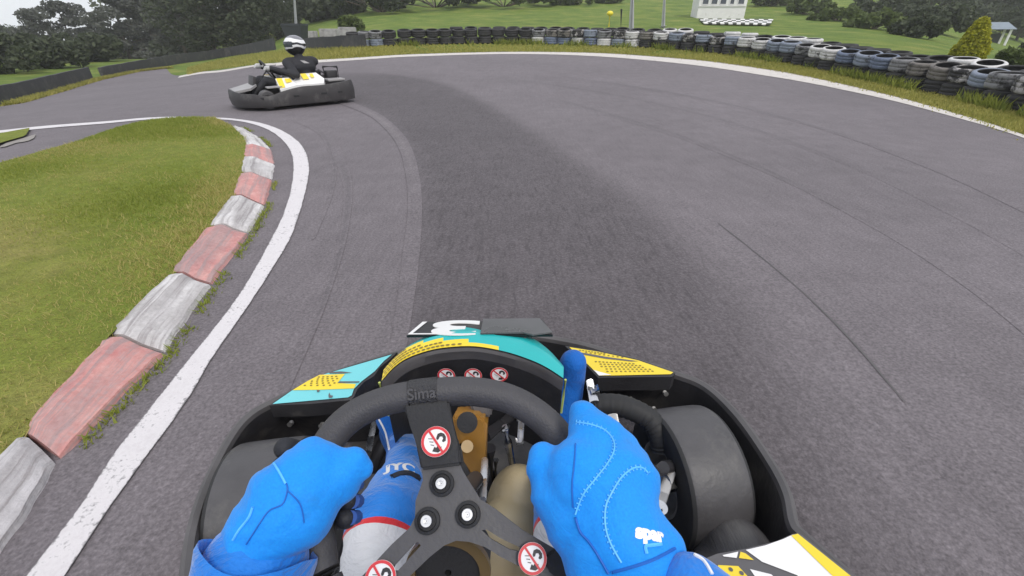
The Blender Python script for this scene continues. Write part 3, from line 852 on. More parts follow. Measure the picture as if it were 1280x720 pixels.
for (px, dist, top, sw, pk, lf, lab) in TL:
    p = at_px(px, dist); g_ = zf(p.x, p.y); _, _, d = proj(V((p.x, p.y, H)))
    htop = H + (40 - top) / F / 1.14 * d
    hh = max(4.0, htop - g_); s = hh / (9 if pk[0] == 'p' else 8) / .98
    tree('pine_tree' if pk[0] == 'p' else 'broadleaf_tree', pk, lf, p.x, p.y, s, sw * (1.15 if hh < 9 else 1.0), lab, 'tree', 'trees of the wood on the left')
# bushes
def bush(px, py, wpx, hpx, leaf, label, n=1500, dist=None, ls=None, name='bush', px0=None):
    p = G(px, py) if dist is None else at_px(px if px0 is None else px0, dist)
    p.z = zf(p.x, p.y); _, _, d = proj(p)
    w_ = wpx * d / F; h_ = hpx * d / F / 1.12
    t = empty(name, (p.x, p.y, p.z), 0, label, 'bush', 'bushes round the circuit')
    bt, bc = bmesh.new(), bmesh.new(); cl = []
    for k in range(14):
        a = k * 2.4; rr = w_ * .36 * math.sqrt(random.random()); zz = h_ * random.uniform(.22, .78) * (1 - .5 * (rr / (w_ * .4)) ** 2)
        c = V((math.cos(a) * rr, math.sin(a) * rr * .8, zz)); cl.append((c, min(w_, h_) * random.uniform(.2, .32)))
        tube(bt, [V((0, 0, -.1)), c * .5, c], [h_ * .03, h_ * .02, h_ * .01], 5)
    leaves_mesh(bc, cl, n, ls or .006 * d, 0, .9)
    link('stem', bt, M_bark, t); link('foliage', bc, LM[leaf], t, smooth=False)
    return t
random.seed(8)
for i_, (px_, ht_, wd_, ds_, lf_, lb_) in enumerate([(-30, 40, 150, 20, 'dark', 'dark scrub at the far left edge under the pines'), (38, 30, 120, 23, 'dark', 'low scrub under the narrow-topped pine'),
        (92, 30, 100, 28, 'dark', 'dark scrub between the far left pines above the belt fence'), (133, 44, 70, 36, 'light', 'light green bush showing above the gap between the belt fences'),
        (178, 50, 100, 38, 'green', 'green scrub behind the long belt fence under the tall pine'), (225, 46, 90, 36, 'dark', 'dark scrub above the left part of the long belt fence'),
        (268, 34, 80, 38, 'green', 'dull green scrub behind the long belt fence, left of the rival driver'), (312, 30, 60, 36, 'light', 'pale bush at the fence between the broad trees, left of the helmet'), (350, 30, 60, 40, 'dark', 'dark scrub behind the helmet, left of the lamp post'), (398, 24, 50, 36, 'dark', 'dark scrub at the foot of the hill right of the lamp post'),
        (0, 14, 200, 70, 'dark', 'distant wood edge filling the gap at far left'), (120, 26, 220, 72, 'dark', 'distant wood edge behind the shorter pine'), (240, 70, 220, 70, 'dark', 'distant wood edge behind the dense pines'), (330, 60, 160, 66, 'dark', 'distant wood edge behind the lamp post')]):
    bush(0, 0, wd_, ht_ + 18, lf_, lb_, dist=ds_ + (0 if ds_ < 30 else 9 if ds_ < 50 else 6), n=3200, px0=px_)
bush(440, 40, 30, 26, 'green', 'round green bush on the bank above the concrete blocks', n=2000)
bush(420, 22, 90, 40, 'dark', 'dark thicket on the hill above the pale concrete blocks', n=2600)
bush(1106, 26, 110, 40, 'dark', 'dark undergrowth below the right-hand wood, left of the conifer', n=3000)
bush(1165, 40, 110, 44, 'dark', 'dark undergrowth right behind the golden conifer', n=3000)
bush(1225, 46, 110, 46, 'dark', 'dark undergrowth behind the white shelter', dist=46, n=3000)
bush(1290, 52, 110, 50, 'green', 'undergrowth in the wood at the right picture edge', n=3000)
bush(478, 15, 150, 42, 'dark', 'dark thicket on the hill top above the round bush', n=2600)
bush(545, 9, 190, 40, 'dark', 'dark thicket on the hill top left of centre', n=2600)
bush(630, 8, 170, 32, 'green', 'green thicket on the hill crest behind the bend', n=2400)
bush(705, 6, 100, 18, 'green', 'low thicket on the hill crest left of the thick post', n=2000)
bush(760, 4, 50, 14, 'green', 'low scrub on the crest between the posts', n=1500)
bush(962, 8, 80, 20, 'green', 'low scrub on the hill right of the white cabin', n=1500)
bush(1005, 18, 84, 22, 'green', 'hedge on the slope left of the dark trees', n=2000)
bush(1046, 26, 84, 24, 'green', 'hedge halfway up the slope below the dark trees', n=2000)
bush(1090, 36, 90, 26, 'green', 'hedge on the slope nearer the golden conifer', n=2000)
bush(1140, 46, 90, 30, 'dark', 'dark bush on the slope just left of the golden conifer', n=2200)
bush(1262, 84, 50, 30, 'green', 'green bush at the right edge below the white shelter', n=2200)
bush(1300, 80, 60, 44, 'dark', 'dark bush cut by the right picture edge', n=2200)
TR_ = [(1075, 62, -40, 1.0, 'b0', 'dark', 'dark tree at the left end of the right-hand wood'), (1112, 56, -34, 1.0, 'b1', 'green', 'green tree behind the hedge on the right-hand slope'),
       (1150, 52, -40, 1.0, 'b2', 'dark', 'dark tree above and left of the golden conifer'), (1192, 56, -44, 1.1, 'b0', 'dark', 'dark tree directly above the golden conifer'),
       (1232, 60, -44, 1.1, 'b1', 'dark', 'dark tree right above the white shelter'), (1275, 54, -40, 1.0, 'b2', 'dark', 'dark tree in the top right picture corner'),
       (1325, 50, -30, 1.0, 'b0', 'dark', 'dark tree just cut by the right picture edge'), (1020, 78, -30, .9, 'b2', 'green', 'far green tree on the crest right of the cabin'),
       (1130, 85, -60, 1.3, 'b1', 'dark', 'far dark tree filling the wood behind the hedge'), (1215, 88, -60, 1.3, 'b2', 'dark', 'far dark tree filling the wood behind the shelter')]
for (px, dist, top, sw, pk, lf, lab) in TR_:
    p = at_px(px, dist); g_ = zf(p.x, p.y); _, _, d = proj(V((p.x, p.y, H)))
    hh = max(4.0, H + (40 - top) / F / 1.14 * d - g_); s = hh / 8 / .98
    tree('broadleaf_tree', pk, lf, p.x, p.y, s, sw * max(1, 6.5 / hh), lab, 'tree', 'trees of the wood on the right')
# golden clipped conifer
p = G(1203, 84); _, _, d = proj(p); hh = 59 * d / F / 1.10; ww = 42 * d / F / 2
t = empty('golden_conifer', p, 0, 'clipped yellow-green conifer standing behind the tyre barrier', 'conifer')
bm = bmesh.new(); tube(bm, [V((0, 0, -.1)), V((0, 0, hh * .8))], [.05, .02], 8); link('trunk', bm, M_bark, t)
bm = bmesh.new(); cl = []
for k in range(150):
    tz = (k / 150) ** .8; rr = ww * max(.06, (.80 + .9 * tz if tz < .22 else (1 - (tz - .22) / .78) ** .62))
    a = k * 2.39996; q = .80 * random.uniform(.8, 1.05)
    cl.append((V((math.cos(a) * rr * q, math.sin(a) * rr * q, hh * (.06 + .88 * tz))), ww * .17 * random.uniform(.7, 1.2)))
leaves_mesh(bm, cl, 9000, .035, 0, 1.25); link('foliage', bm, LM['gold'], t, smooth=False)

# ------------------------------------------------------------------ buildings and posts
M_white = pm('cabin_white', (.72, .71, .70), .6, .06, 4, dirt=.1, dirtc=(.5, .48, .45))
M_glass = pm('cabin_glass', (.05, .06, .075), .12, .4, 3, spec=.6)
M_roofc = pm('cabin_roof', (.10, .10, .11), .8, .2, 5)
p = G(900, 23); _, _, d = proj(p); W_ = 57 * d / F
t = empty('timing_cabin', p, R(-6), 'white cabin with a row of dark windows on the grass hill', 'cabin')
bm = bmesh.new(); hc = W_ * .62; box(bm, (0, W_ * .3, hc / 2 - .15), (W_, W_ * .6, hc + .3)); link('wall', bm, M_white, t)
bm = bmesh.new(); box(bm, (0, W_ * .3, hc + .06), (W_ * 1.08, W_ * .7, .12)); link('roof', bm, M_roofc, t)
nwin = 5
for k in range(nwin):
    x = -W_ * .5 + W_ * (.13 + .185 * k); ww_ = W_ * (.13 if k != 3 else .09)
    bm = bmesh.new()
    z0, z1 = hc * .42, hc * .86; fr = .035
    for (cx, cz, sx, sz) in ((0, z0, ww_ + .06, fr), (0, z1, ww_ + .06, fr), (-ww_ / 2, (z0 + z1) / 2, fr, z1 - z0), (ww_ / 2, (z0 + z1) / 2, fr, z1 - z0)): box(bm, (x + cx, -.025, cz), (sx, .05, sz))
    f = link('window', bm, M_white, t)
    bm = bmesh.new(); box(bm, (x, -.008, (z0 + z1) / 2), (ww_ - fr - .004, .012, z1 - z0 - fr - .004)); link('pane', bm, M_glass, f)
bm = bmesh.new(); box(bm, (0, -.03, hc * .37), (W_ * .98, .06, .05)); link('sill', bm, M_white, t)
# checkered panel in the grass beside it
M_chk = pm('checker_white', (.75, .74, .72), .6, .06)
M_chd = pm('checker_dark', (.05, .055, .04), .8, .3)
bm = bmesh.new()
a, b = G(873, 25.5), G(966, 26.5); c_, e_ = G(880, 31.5), G(962, 33)
NX, NY = 16, 4
def bil(u, v): return a.lerp(b, u).lerp(c_.lerp(e_, u), v)
for j in range(NY):
    for i in range(NX):
        sh = .0
        q = [bil(i / NX, j / NY), bil((i + 1) / NX, j / NY), bil((i + 1) / NX, (j + 1) / NY), bil(i / NX, (j + 1) / NY)]
        slab(bm, [V((v_.x, v_.y, zf(v_.x, v_.y) + .06)) for v_ in q], (0, 0, .05), 0 if (i + j) % 2 else 1)
tag(link('checkered_paving', bm, [M_chk, M_chd], smooth=False), 'black and white checkered strip laid on the grass below the cabin', 'paving')
# posts
M_galv = pm('post_grey', (.50, .50, .52), .5, .1, 4)
def post(px, pyb, wpx, dist, hgt, label, name='metal_post', mat=None):
    p = at_px(px, dist); p.z = zf(p.x, p.y); _, _, d = proj(p); r_ = wpx * d / F / 2
    t = empty(name, p, 0, label, 'post')
    bm = bmesh.new(); tube(bm, [V((0, 0, -.15)), V((0, 0, hgt))], r_, 14); link('shaft', bm, mat or M_galv, t)
    t.rotation_euler.y = -math.atan((px - 640) / 1320) * .8
    bm = bmesh.new(); tube(bm, [V((0, 0, -.1)), V((0, 0, .10))], r_ * 1.7, 14); link('base_plate', bm, mat or M_galv, t)
    return t
post(789.5, 28, 7.5, 19.5, 5.0, 'thick pale grey post behind the tyre barrier')
post(828, 20, 5, 27, 5.0, 'thinner pale grey post on the hill, right of the thick post')
t = post(368, 30, 4, 22.5, 5.5, 'slim pale lamp post rising from a dark box behind the rival driver', 'lamp_post')
M_bin = pm('dark_plastic', (.03, .035, .04), .6, .2, 5)
p = at_px(370, 22.0); p.z = zf(p.x, p.y); _, _, d = proj(p); ww_ = 24 * d / F
bm = bmesh.new()
rings = []
for (k, z_) in ((.72, -.1), (.80, .35), (.96, .80), (1.0, .82), (1.0, .90)):
    rings.append([bm.verts.new((sx * ww_ / 2 * k, sy * ww_ / 2 * k, z_)) for sx, sy in ((-1, -1), (1, -1), (1, 1), (-1, 1))])
for q1, q2 in zip(rings, rings[1:]):
    for k in range(4): bm.faces.new((q1[k], q1[(k + 1) % 4], q2[(k + 1) % 4], q2[k]))
bm.faces.new(rings[0][::-1]); bm.faces.new(rings[-1])
o = link('dark_tub', bm, M_bin, smooth=False); o.location = p
tag(o, 'dark tapering tub at the foot of the slim lamp post', 'tub')
# small things on the barrier behind the bend
M_yel = pm('marker_yellow', (.75, .62, .03), .5, .1)
p = G(761, 33.5)
bm = bmesh.new(); q = bmesh.ops.create_uvsphere(bm, u_segments=20, v_segments=12, radius=.15)['verts']; bmesh.ops.scale(bm, vec=(1.15, 1, .8), verts=q); bmesh.ops.translate(bm, vec=(0, 0, .62), verts=q)
tube(bm, [V((-.0, 0, -.05)), V((0, 0, .6))], [.05, .05], 8)
o = link('yellow_marker', bm, M_yel); p.z = zf(p.x, p.y); o.location = p
tag(o, 'small yellow domed marker peeping over the tyre barrier', 'marker')
post(776.5, 27, 2.4, 19.2, .98, 'short thin black stake between the yellow marker and the thick post', 'black_stake', M_bin)
# open-sided white shelter
p = at_px(1246, 38); p.z = zf(p.x, p.y); _, _, d = proj(p); W_ = 27 * d / F
t = empty('garden_shelter', p, R(-28), 'small open shelter with white posts and grey roof below the trees on the right', 'shelter')
hz_ = 24 * d / F / 1.1
for sx in (-.5, .5):
    for sy in (0, .8):
        bm = bmesh.new(); box(bm, (sx * W_ * .92, sy * W_, hz_ * .3 - .2), (.13, .13, hz_ * .75 + .4)); link('post', bm, M_white, t)
bm = bmesh.new(); M_rf = pm('shelter_roof', (.20, .24, .28), .6, .15, 5)
A = [(-.62 * W_, -.12 * W_, hz_ * .66), (.62 * W_, -.12 * W_, hz_ * .66), (.62 * W_, .95 * W_, hz_ * .66), (-.62 * W_, .95 * W_, hz_ * .66)]
vs1 = [bm.verts.new(q) for q in A]; r1 = bm.verts.new((-.35 * W_, .4 * W_, hz_ * 1.02)); r2 = bm.verts.new((.35 * W_, .4 * W_, hz_ * 1.02))
for f in ((vs1[0], vs1[1], r2, r1), (vs1[1], vs1[2], r2), (vs1[2], vs1[3], r1, r2), (vs1[3], vs1[0], r1), (vs1[3], vs1[2], vs1[1], vs1[0])): bm.faces.new(f)
link('roof', bm, M_rf, t, smooth=False)
bm = bmesh.new(); box(bm, (0, .82 * W_, hz_ * .2), (W_ * .86, .05, hz_ * .5)); link('back_panel', bm, M_bin, t)

# ------------------------------------------------------------------ damp summer air
bm = bmesh.new(); zmin = min(v.co.z for v in bpy.data.objects['ground'].data.vertices); ztop = 15.5
box(bm, (0, 140, (zmin - 1 + ztop) / 2), (620, 460, ztop - zmin + 1))
hz, n_, b_ = newmat('haze'); n_.nodes.remove(b_)
pv = n_.nodes.new('ShaderNodeVolumePrincipled'); pv.inputs['Color'].default_value = (.97, .975, .985, 1); pv.inputs['Density'].default_value = .0013; pv.inputs['Anisotropy'].default_value = .2
n_.links.new(pv.outputs[0], n_.nodes['Material Output'].inputs['Volume'])
tag(link('haze', bm, hz, smooth=False), kind='stuff')
# ------------------------------------------------------------------ our own kart
M_blk = pm('black_plastic', (.022, .021, .023), .5, .3, 8, .25, 90, dirt=.25, dirtc=(.07, .065, .06))
M_lip = pm('plastic_lip', (.085, .08, .082), .55, .25, 12, .2, 60)
M_tray = pm('floor_tray', (.055, .052, .054), .6, .35, 10, .3, 40, dirt=.5, dirtc=(.13, .12, .11))
M_tub = pm('black_tube', (.03, .029, .032), .4, .2, 10, dirt=.2, dirtc=(.09, .08, .07))
M_rub = pm('tyre_rubber', (.066, .063, .066), .5, .2, 16, .3, 70, dirt=.3, dirtc=(.11, .105, .10))
M_sid = pm('tyre_sidewall', (.018, .018, .019), .7, .25, 12)
M_grip = pm('wheel_grip', (.052, .050, .054), .58, .15, 40, .25, 420)
M_plate = pm('spoke_plate', (.062, .060, .064), .5, .12, 30, .12, 200)
M_pad = pm('wheel_pad', (.016, .016, .018), .7, .2, 30, .3, 240)
M_steel = pm('steel', (.62, .62, .63), .28, .12, 20, metal=1)
M_stl2 = pm('dull_steel', (.42, .41, .40), .42, .2, 20, metal=.9)
M_teal = pm('decal_teal', (.015, .40, .40), .32, .10, 5, dirt=.12, dirtc=(.06, .25, .25), spec=.5)
M_tealp = pm('decal_pale_teal', (.16, .56, .60), .35, .08, 5, dirt=.12, dirtc=(.1, .3, .3))
M_yelw = pm('decal_yellow', (.80, .60, .035), .35, .07, 6, dirt=.12, dirtc=(.4, .3, .05))
M_dot = pm('decal_dots', (.20, .15, .03), .5, .2, 10)
M_wht = pm('decal_white', (.78, .77, .76), .35, .05, 6, dirt=.1, dirtc=(.45, .44, .42))
M_gry = pm('decal_grey', (.10, .095, .098), .4, .1, 6)
M_red = pm('sign_red', (.60, .03, .04), .4, .08, 20)
M_amb = pm('amber_plastic', (.30, .145, .022), .38, .35, 9, .1, 40, dirt=.4, dirtc=(.10, .05, .015))
M_tank = pm('tank_plastic', (.52, .42, .25), .38, .10, 6, dirt=.25, dirtc=(.35, .27, .15))
M_lime = pm('lime_edge', (.42, .48, .12), .5, .1, 10)

kart = empty('go_kart', Z(612, 560, 0.0), 0, 'black teal and yellow rental kart we look out from, number 3 board on its nose', 'go kart')
bpy.context.view_layer.update()
KI_ = kart.matrix_world.inverted()
def klink(name, bm, mats, parent=None, smooth=True):
    """geometry is modelled in world metres, then hung on the kart"""
    o = link(name, bm, mats, None, smooth)
    o.parent = parent or kart; o.matrix_parent_inverse = Matrix()
    me = o.data; me.transform(Matrix.Translation(-kart.location))
    return o
def Zs(L, z): return [Z(x, y, z) for x, y in L]

# surround bumper: a tall wall with a rounded lip
LO = [(232, 760), (236, 700), (243, 655), (258, 608), (283, 556), (308, 522), (342, 501)]
RO = [(840, 465), (882, 482), (922, 520), (962, 577), (982, 616), (990, 652), (1003, 668), (1062, 720), (1120, 775)]
FR = [(420, 466), (490, 443), (560, 424), (640, 417), (720, 428), (780, 446)]
top = smooth_line(Zs(LO, .235) + Zs(FR, .235) + Zs(RO, .235), 6)
bm = bmesh.new(); rows = []
ctr = V((-.03, .45, 0))
for i, p in enumerate(top):
    d = top[min(len(top) - 1, i + 1)] - top[max(0, i - 1)]; nr = V((-d.y, d.x, 0)).normalized()
    if nr.dot(V((p.x, p.y, 0)) - ctr) < 0: nr = -nr
    pr = [(-.010, -.185), (-.004, -.10), (-.006, -.012), (-.004, -.002), (.004, .002), (.011, -.001), (.016, -.012), (.022, -.06), (.026, -.12), (.012, -.19)]
    rows.append([bm.verts.new(p + nr * a + V((0, 0, b))) for a, b in pr])
for a, b in zip(rows, rows[1:]):
    for k in range(len(a) - 1):
        f = bm.faces.new((a[k], a[k + 1], b[k + 1], b[k])); f.material_index = 1 if 2 <= k <= 5 else 0
    bm.faces.new((a[-1], a[0], b[0], b[-1]))
bumper = klink('bumper', bm, [M_blk, M_lip])
# wing panels of the nose, printed
def dots(bm, poly, nx, ny, mi, up, rx, ry, off=.0016):
    """a grid of printed dots inside a quad: poly = [a,b,c,d] world corners"""
    a, b, c, d = poly
    for j in range(ny):
        for i in range(nx):
            u, v = (i + .5 + (.5 if j % 2 else 0)) / (nx + .5), (j + .5) / ny
            if u > .98: continue
            p = a.lerp(b, u).lerp(d.lerp(c, u), v) + up * off
            ex = (b - a).normalized(); ey = up.cross(ex)
            vs_ = [bm.verts.new(p + ex * rx * math.cos(t * math.pi / 4) + ey * ry * math.sin(t * math.pi / 4)) for t in range(8)]
            f = bm.faces.new(vs_); f.material_index = mi
def decal(bm, pts, mi, off, up=V((0, 0, 1))):
    f = bm.faces.new([bm.verts.new(V(p) + up * off) for p in pts]); f.material_index = mi
def c3(L): return [(320 + x / 6, 420 + y / 6) for x, y in L]
def c4(L): return [(700 + x / 5.145, 420 + y / 5.145) for x, y in L]
ZW = .262
lp = c3([(100, 520), (200, 448), (275, 403), (400, 330), (500, 290), (640, 245), (820, 190), (1060, 120), (1010, 170), (930, 235), (885, 300), (810, 345), (760, 400), (735, 455), (715, 480), (400, 510)])
bm = bmesh.new(); slab(bm, Zs(lp, ZW), (0, 0, -.035)); lw = klink('nose_wing', bm, M_blk, smooth=False)
bm = bmesh.new()
decal(bm, Zs(c3([(125, 513), (270, 412), (400, 342), (480, 300), (560, 276), (820, 200), (1020, 141), (960, 190), (890, 268), (790, 345), (735, 400), (718, 448), (690, 463)]), ZW), 0, .0012)
decal(bm, Zs(c3([(275, 412), (390, 342), (480, 296), (668, 290), (612, 358), (750, 365), (737, 398), (500, 408)]), ZW), 1, .0022)
decal(bm, Zs(c3([(560, 277), (640, 272), (722, 281), (640, 288), (550, 287)]), ZW), 3, .003)
decal(bm, Zs(c3([(630, 347), (780, 347), (775, 355), (610, 360)]), ZW), 3, .003)
dots(bm, Zs(c3([(330, 385), (520, 300), (650, 302), (640, 405)][:1] + [(600, 385), (640, 300), (470, 308)]), ZW), 5, 5, 2, V((0, 0, 1)), .0028, .0022, .003)
decal(bm, Zs(c3([(545, 450), (552, 430), (560, 452), (580, 455), (572, 470), (548, 472)]), ZW), 3, .0032)
decal(bm, Zs(c3([(458, 412), (482, 414), (474, 428), (460, 426)]), ZW), 3, .0032)
klink('graphic', bm, [M_tealp, M_yelw, M_dot, M_gry], lw, False)
rp = c4([(30, 62), (250, 95), (500, 150), (742, 236), (722, 262), (245, 268), (172, 192), (118, 140)])
bm = bmesh.new(); slab(bm, Zs(rp, ZW), (0, 0, -.04)); rw = klink('nose_wing', bm, M_blk, smooth=False)
bm = bmesh.new()
decal(bm, Zs(c4([(60, 74), (250, 104), (500, 158), (728, 236), (712, 248), (252, 258), (182, 188), (132, 142)]), ZW), 0, .0012)
decal(bm, Zs(c4([(215, 222), (262, 236), (330, 254), (250, 258)]), ZW), 3, .002)
decal(bm, Zs(c4([(130, 108), (300, 138), (505, 166), (460, 168), (290, 150), (140, 122)]), ZW), 2, .002)
dots(bm, Zs(c4([(210, 160), (480, 178), (640, 236), (300, 240)]), ZW), 11, 5, 1, V((0, 0, 1)), .003, .0022, .0022)
dots(bm, Zs(c4([(110, 88), (250, 108), (470, 155), (150, 112)]), ZW), 9, 2, 1, V((0, 0, 1)), .003, .002, .0022)
klink('graphic', bm, [M_yelw, M_dot, M_gry, M_wht], rw, False)
# black sheets hung below the wings, standing in for the shadow under them
for L in ([(345, 506), (440, 500), (470, 482), (492, 468)], [(742, 470), (790, 472), (842, 470)]):
    bm = bmesh.new(); A = Zs(L, ZW - .032); n = len(A)
    a = [bm.verts.new(p) for p in A]; b = [bm.verts.new(p + V((0, .035, -.17))) for p in A]
    a2 = [bm.verts.new(p + V((0, .012, 0))) for p in A]; b2 = [bm.verts.new(p + V((0, .047, -.17))) for p in A]
    for i in range(n - 1):
        bm.faces.new((a[i], a[i + 1], b[i + 1], b[i])); bm.faces.new((a2[i], b2[i], b2[i + 1], a2[i + 1])); bm.faces.new((a[i], a2[i], a2[i + 1], a[i + 1])); bm.faces.new((b[i], b[i + 1], b2[i + 1], b2[i]))
    klink('wing_shade', bm, M_blk)
# bolts inside the bumper
for (x, y, z_) in [(832, 492, .18), (818, 512, .14), (789, 500, .17), (363, 530, .17), (402, 532, .16)]:
    p = Z(x, y, z_); bm = bmesh.new(); tube(bm, [p + V((0, .006, -.002)), p + V((0, -.004, .002))], .006, 10); klink('bolt', bm, M_stl2)

# front fairing standing behind the nose: hooded, printed on top
def c6(L): return [(440 + x / 2.909, 380 + y / 2.909) for x, y in L]
rear = c6([(108, 285), (150, 238), (200, 203), (275, 176), (350, 163), (450, 160), (560, 180), (650, 210), (710, 238), (768, 275)])
front = c6([(125, 215), (165, 175), (215, 138), (285, 108), (360, 90), (450, 86), (560, 95), (640, 108), (710, 150), (770, 210)])
rear3 = smooth_line(Zs(rear, .435), 4); front3 = smooth_line(Zs(front, .425), 4)
for i, p in enumerate(front3):          # hood falls towards its ends
    t = abs(i / (len(front3) - 1) - .5) * 2; p += V((0, 0, -.012 * t))
bm = bmesh.new(); n = len(rear3); rows = []
for i in range(n):
    t = i / (n - 1); e = abs(t - .5) * 2
    r_, f_ = rear3[i], front3[i]; md_ = r_.lerp(f_, .5) + V((0, 0, .010))
    dn = V((0, .030, -.20)); low = r_ + V((0, .012, -.205 if True else 0)); 
    rows.append([bm.verts.new(q) for q in (r_ + V((0, .014, -.225)), r_ + V((0, .004, -.03)), r_ + V((0, -.003, -.006)), r_, md_, f_, f_ + V((0, .02, -.03)), f_ + V((0, .05, -.21)))])
for a, b in zip(rows, rows[1:]):
    for k in range(len(a) - 1):
        f = bm.faces.new((a[k], a[k + 1], b[k + 1], b[k])); f.material_index = 1 if k in (1, 2) else 0
    bm.faces.new((a[-1], a[0], b[0], b[-1]))
bm.faces.new(rows[0][::-1]); bm.faces.new(rows[-1])
fair = klink('front_fairing', bm, [M_blk, M_lip])
# printed film on the hood: teal over yellow, dotted
bm = bmesh.new(); NV = 8
g_ = []
for i in range(n):
    t = i / (n - 1); r_, f_ = rear3[i], front3[i]; md_ = r_.lerp(f_, .5) + V((0, 0, .010)); row = []
    for k in range(NV + 1):
        v = .03 + .97 * k / NV
        q = r_.lerp(md_, v * 2) if v < .5 else md_.lerp(f_, v * 2 - 1)
        row.append(bm.verts.new(q + V((0, -.0004, .0022))))
    row.append(bm.verts.new(f_ + V((0, .0225, -.028)))); g_.append(row)
for i in range(n - 1):
    t = i / (n - 1)
    for k in range(NV + 1):
        f = bm.faces.new((g_[i][k], g_[i][k + 1], g_[i + 1][k + 1], g_[i + 1][k]))
        band = .56 * (1 - max(0, t - .15) / .47) if t < .62 else 0
        f.material_index = 1 if (k / NV) < band else 0
        if t > .93: f.material_index = 0
def hood(t, v):
    x = t * (n - 1); i = min(n - 2, int(x)); u = x - i
    def at(i):
        r_, f_ = rear3[i], front3[i]; md_ = r_.lerp(f_, .5) + V((0, 0, .010))
        return r_.lerp(md_, v * 2) if v < .5 else md_.lerp(f_, v * 2 - 1)
    return at(i).lerp(at(i + 1), u)
for j in range(4):
    for i in range(22):
        t = .025 + (i + (.5 if j % 2 else 0)) * .026; v = .09 + j * .115
        band = .56 * (1 - max(0, t - .15) / .47)
        if v > band - .05 or t > .6: continue
        p = hood(t, v); ex = (hood(t + .01, v) - p).normalized(); ey = (hood(t, v + .02) - p).normalized(); nn = ex.cross(ey).normalized()
        if nn.z < 0: nn = -nn
        f = bm.faces.new([bm.verts.new(p + nn * .0038 + ex * .0042 * math.cos(a * math.pi / 4) + ey * .0022 * math.sin(a * math.pi / 4)) for a in range(8)]); f.material_index = 2
klink('graphic', bm, [M_teal, M_yelw, M_dot], fair)
# lime edges down the sides of the fairing
for q, s in ((0, 1), (n - 1, -1)):
    bm = bmesh.new(); tube(bm, [rear3[q] + V((-.004 * s, .0, .0)), rear3[q] + V((-.003 * s, .003, -.04)), rear3[q] + V((-.002 * s, .008, -.085))], .0022, 6); klink('edge_trim', bm, M_lime, fair)

def sticker(parent, c, x, y, r, variant=0):
    """round prohibition sticker: red ring and bar over a hand and a spinning part"""
    nrm = x.cross(y).normalized(); bm = bmesh.new()
    def pt(u, v, o): return c + x * u * r + y * v * r + nrm * o
    def disc(r0, r1, o, mi, seg=36):
        a = [bm.verts.new(pt(math.cos(2 * math.pi * k / seg) * r1, math.sin(2 * math.pi * k / seg) * r1, o)) for k in range(seg)]
        if r0 == 0:
            f = bm.faces.new(a); f.material_index = mi
        else:
            b = [bm.verts.new(pt(math.cos(2 * math.pi * k / seg) * r0, math.sin(2 * math.pi * k / seg) * r0, o)) for k in range(seg)]
            for k in range(seg):
                f = bm.faces.new((a[k], a[(k + 1) % seg], b[(k + 1) % seg], b[k])); f.material_index = mi
    def shape(L, o, mi):
        f = bm.faces.new([bm.verts.new(pt(u, v, o)) for u, v in L]); f.material_index = mi
    disc(0, 1, .0012, 1); disc(.80, .985, .0016, 0)
    # a bent hand above, a toothed wheel below
    shape([(-.02, .22), (.02, .50), (.22, .62), (.45, .58), (.62, .40), (.66, .14), (.52, .02), (.40, .08), (.46, .26), (.36, .38), (.20, .34), (.16, .16), (.06, .10)], .0017, 2)
    shape([(-.10, -.66), (-.02, -.34), (.12, -.40), (.22, -.16), (.36, -.36), (.44, -.24), (.50, -.50), (.30, -.68)], .0017, 2)
    for q in range(3): shape([(-.55 + .12 * q, .12 - .18 * q), (-.25 + .1 * q, .16 - .2 * q), (-.26 + .1 * q, .10 - .2 * q), (-.54 + .12 * q, .07 - .18 * q)], .0017, 3)
    s = .075; k = math.sqrt(.5)
    shape([(-.84 * k - s * k, .84 * k - s * k), (-.84 * k + s * k, .84 * k + s * k), (.84 * k + s * k, -.84 * k + s * k), (.84 * k - s * k, -.84 * k - s * k)], .0021, 0)
    return klink('warning_sticker', bm, [M_red, M_wht, M_blk, M_gry], parent, False)
# three on the rear face of the fairing
for (px, py) in [(558, 469), (591.5, 469), (624, 468)]:
    yv = V((0, -.09, 1)).normalized()
    i = min(range(n), key=lambda k: abs(proj(rear3[k])[0] - px)); p = rear3[i]
    # walk down the rear face to the row asked for
    zt = p.z
    while proj(V((p.x, p.y + .004 + (p.z - zt) * .05, zt)))[1] < py: zt -= .001
    c = P(px, py, proj(V((p.x, p.y - .0005, zt)))[2]); c.y = p.y + .002
    c = EYE + ray(px, py) * ((p.y - .001 - EYE.y) / ray(px, py).y)
    sticker(fair, c, V((1, 0, 0)), V((0, 0.05, 1)).normalized(), .0172)
# number board: tilted plate with the number upside down for us
bl_, br_, tl_, tr_ = Z(508, 419.5, .440), Z(691, 418.5, .440), Z(527, 402.5, .418), Z(679, 400, .418)
bm = bmesh.new(); slab(bm, [bl_, br_, tr_, tl_], (0, .002, -.006)); board = klink('number_board', bm, M_blk, smooth=False)
bx = (br_ - bl_).normalized(); bn = bx.cross(tl_ - bl_).normalized(); by = bn.cross(bx)
def bp(u, v): return bl_.lerp(br_, u).lerp(tl_.lerp(tr_, u), v) + bn * .0015
bm = bmesh.new()
for q in ([(0.005, .03), (.03, .03), (.05, .97), (.012, .97)], [(0.03, .03), (.5, .03), (.5, .10), (.03, .11)]): f = bm.faces.new([bm.verts.new(bp(*t)) for t in q])
klink('border', bm, M_wht, board, False)
M_film = pm('dull_film', (.085, .085, .088), .3, .3, 14, dirt=.3, dirtc=(.14, .14, .14))
bm = bmesh.new(); slab(bm, [bp(.505, .0), bp(.80, .03), bp(.86, -.10), bp(1.0, .06), bp(.97, 1.0), bp(.505, 1.02)], bn * .003); klink('grey_cover', bm, M_film, board, False)
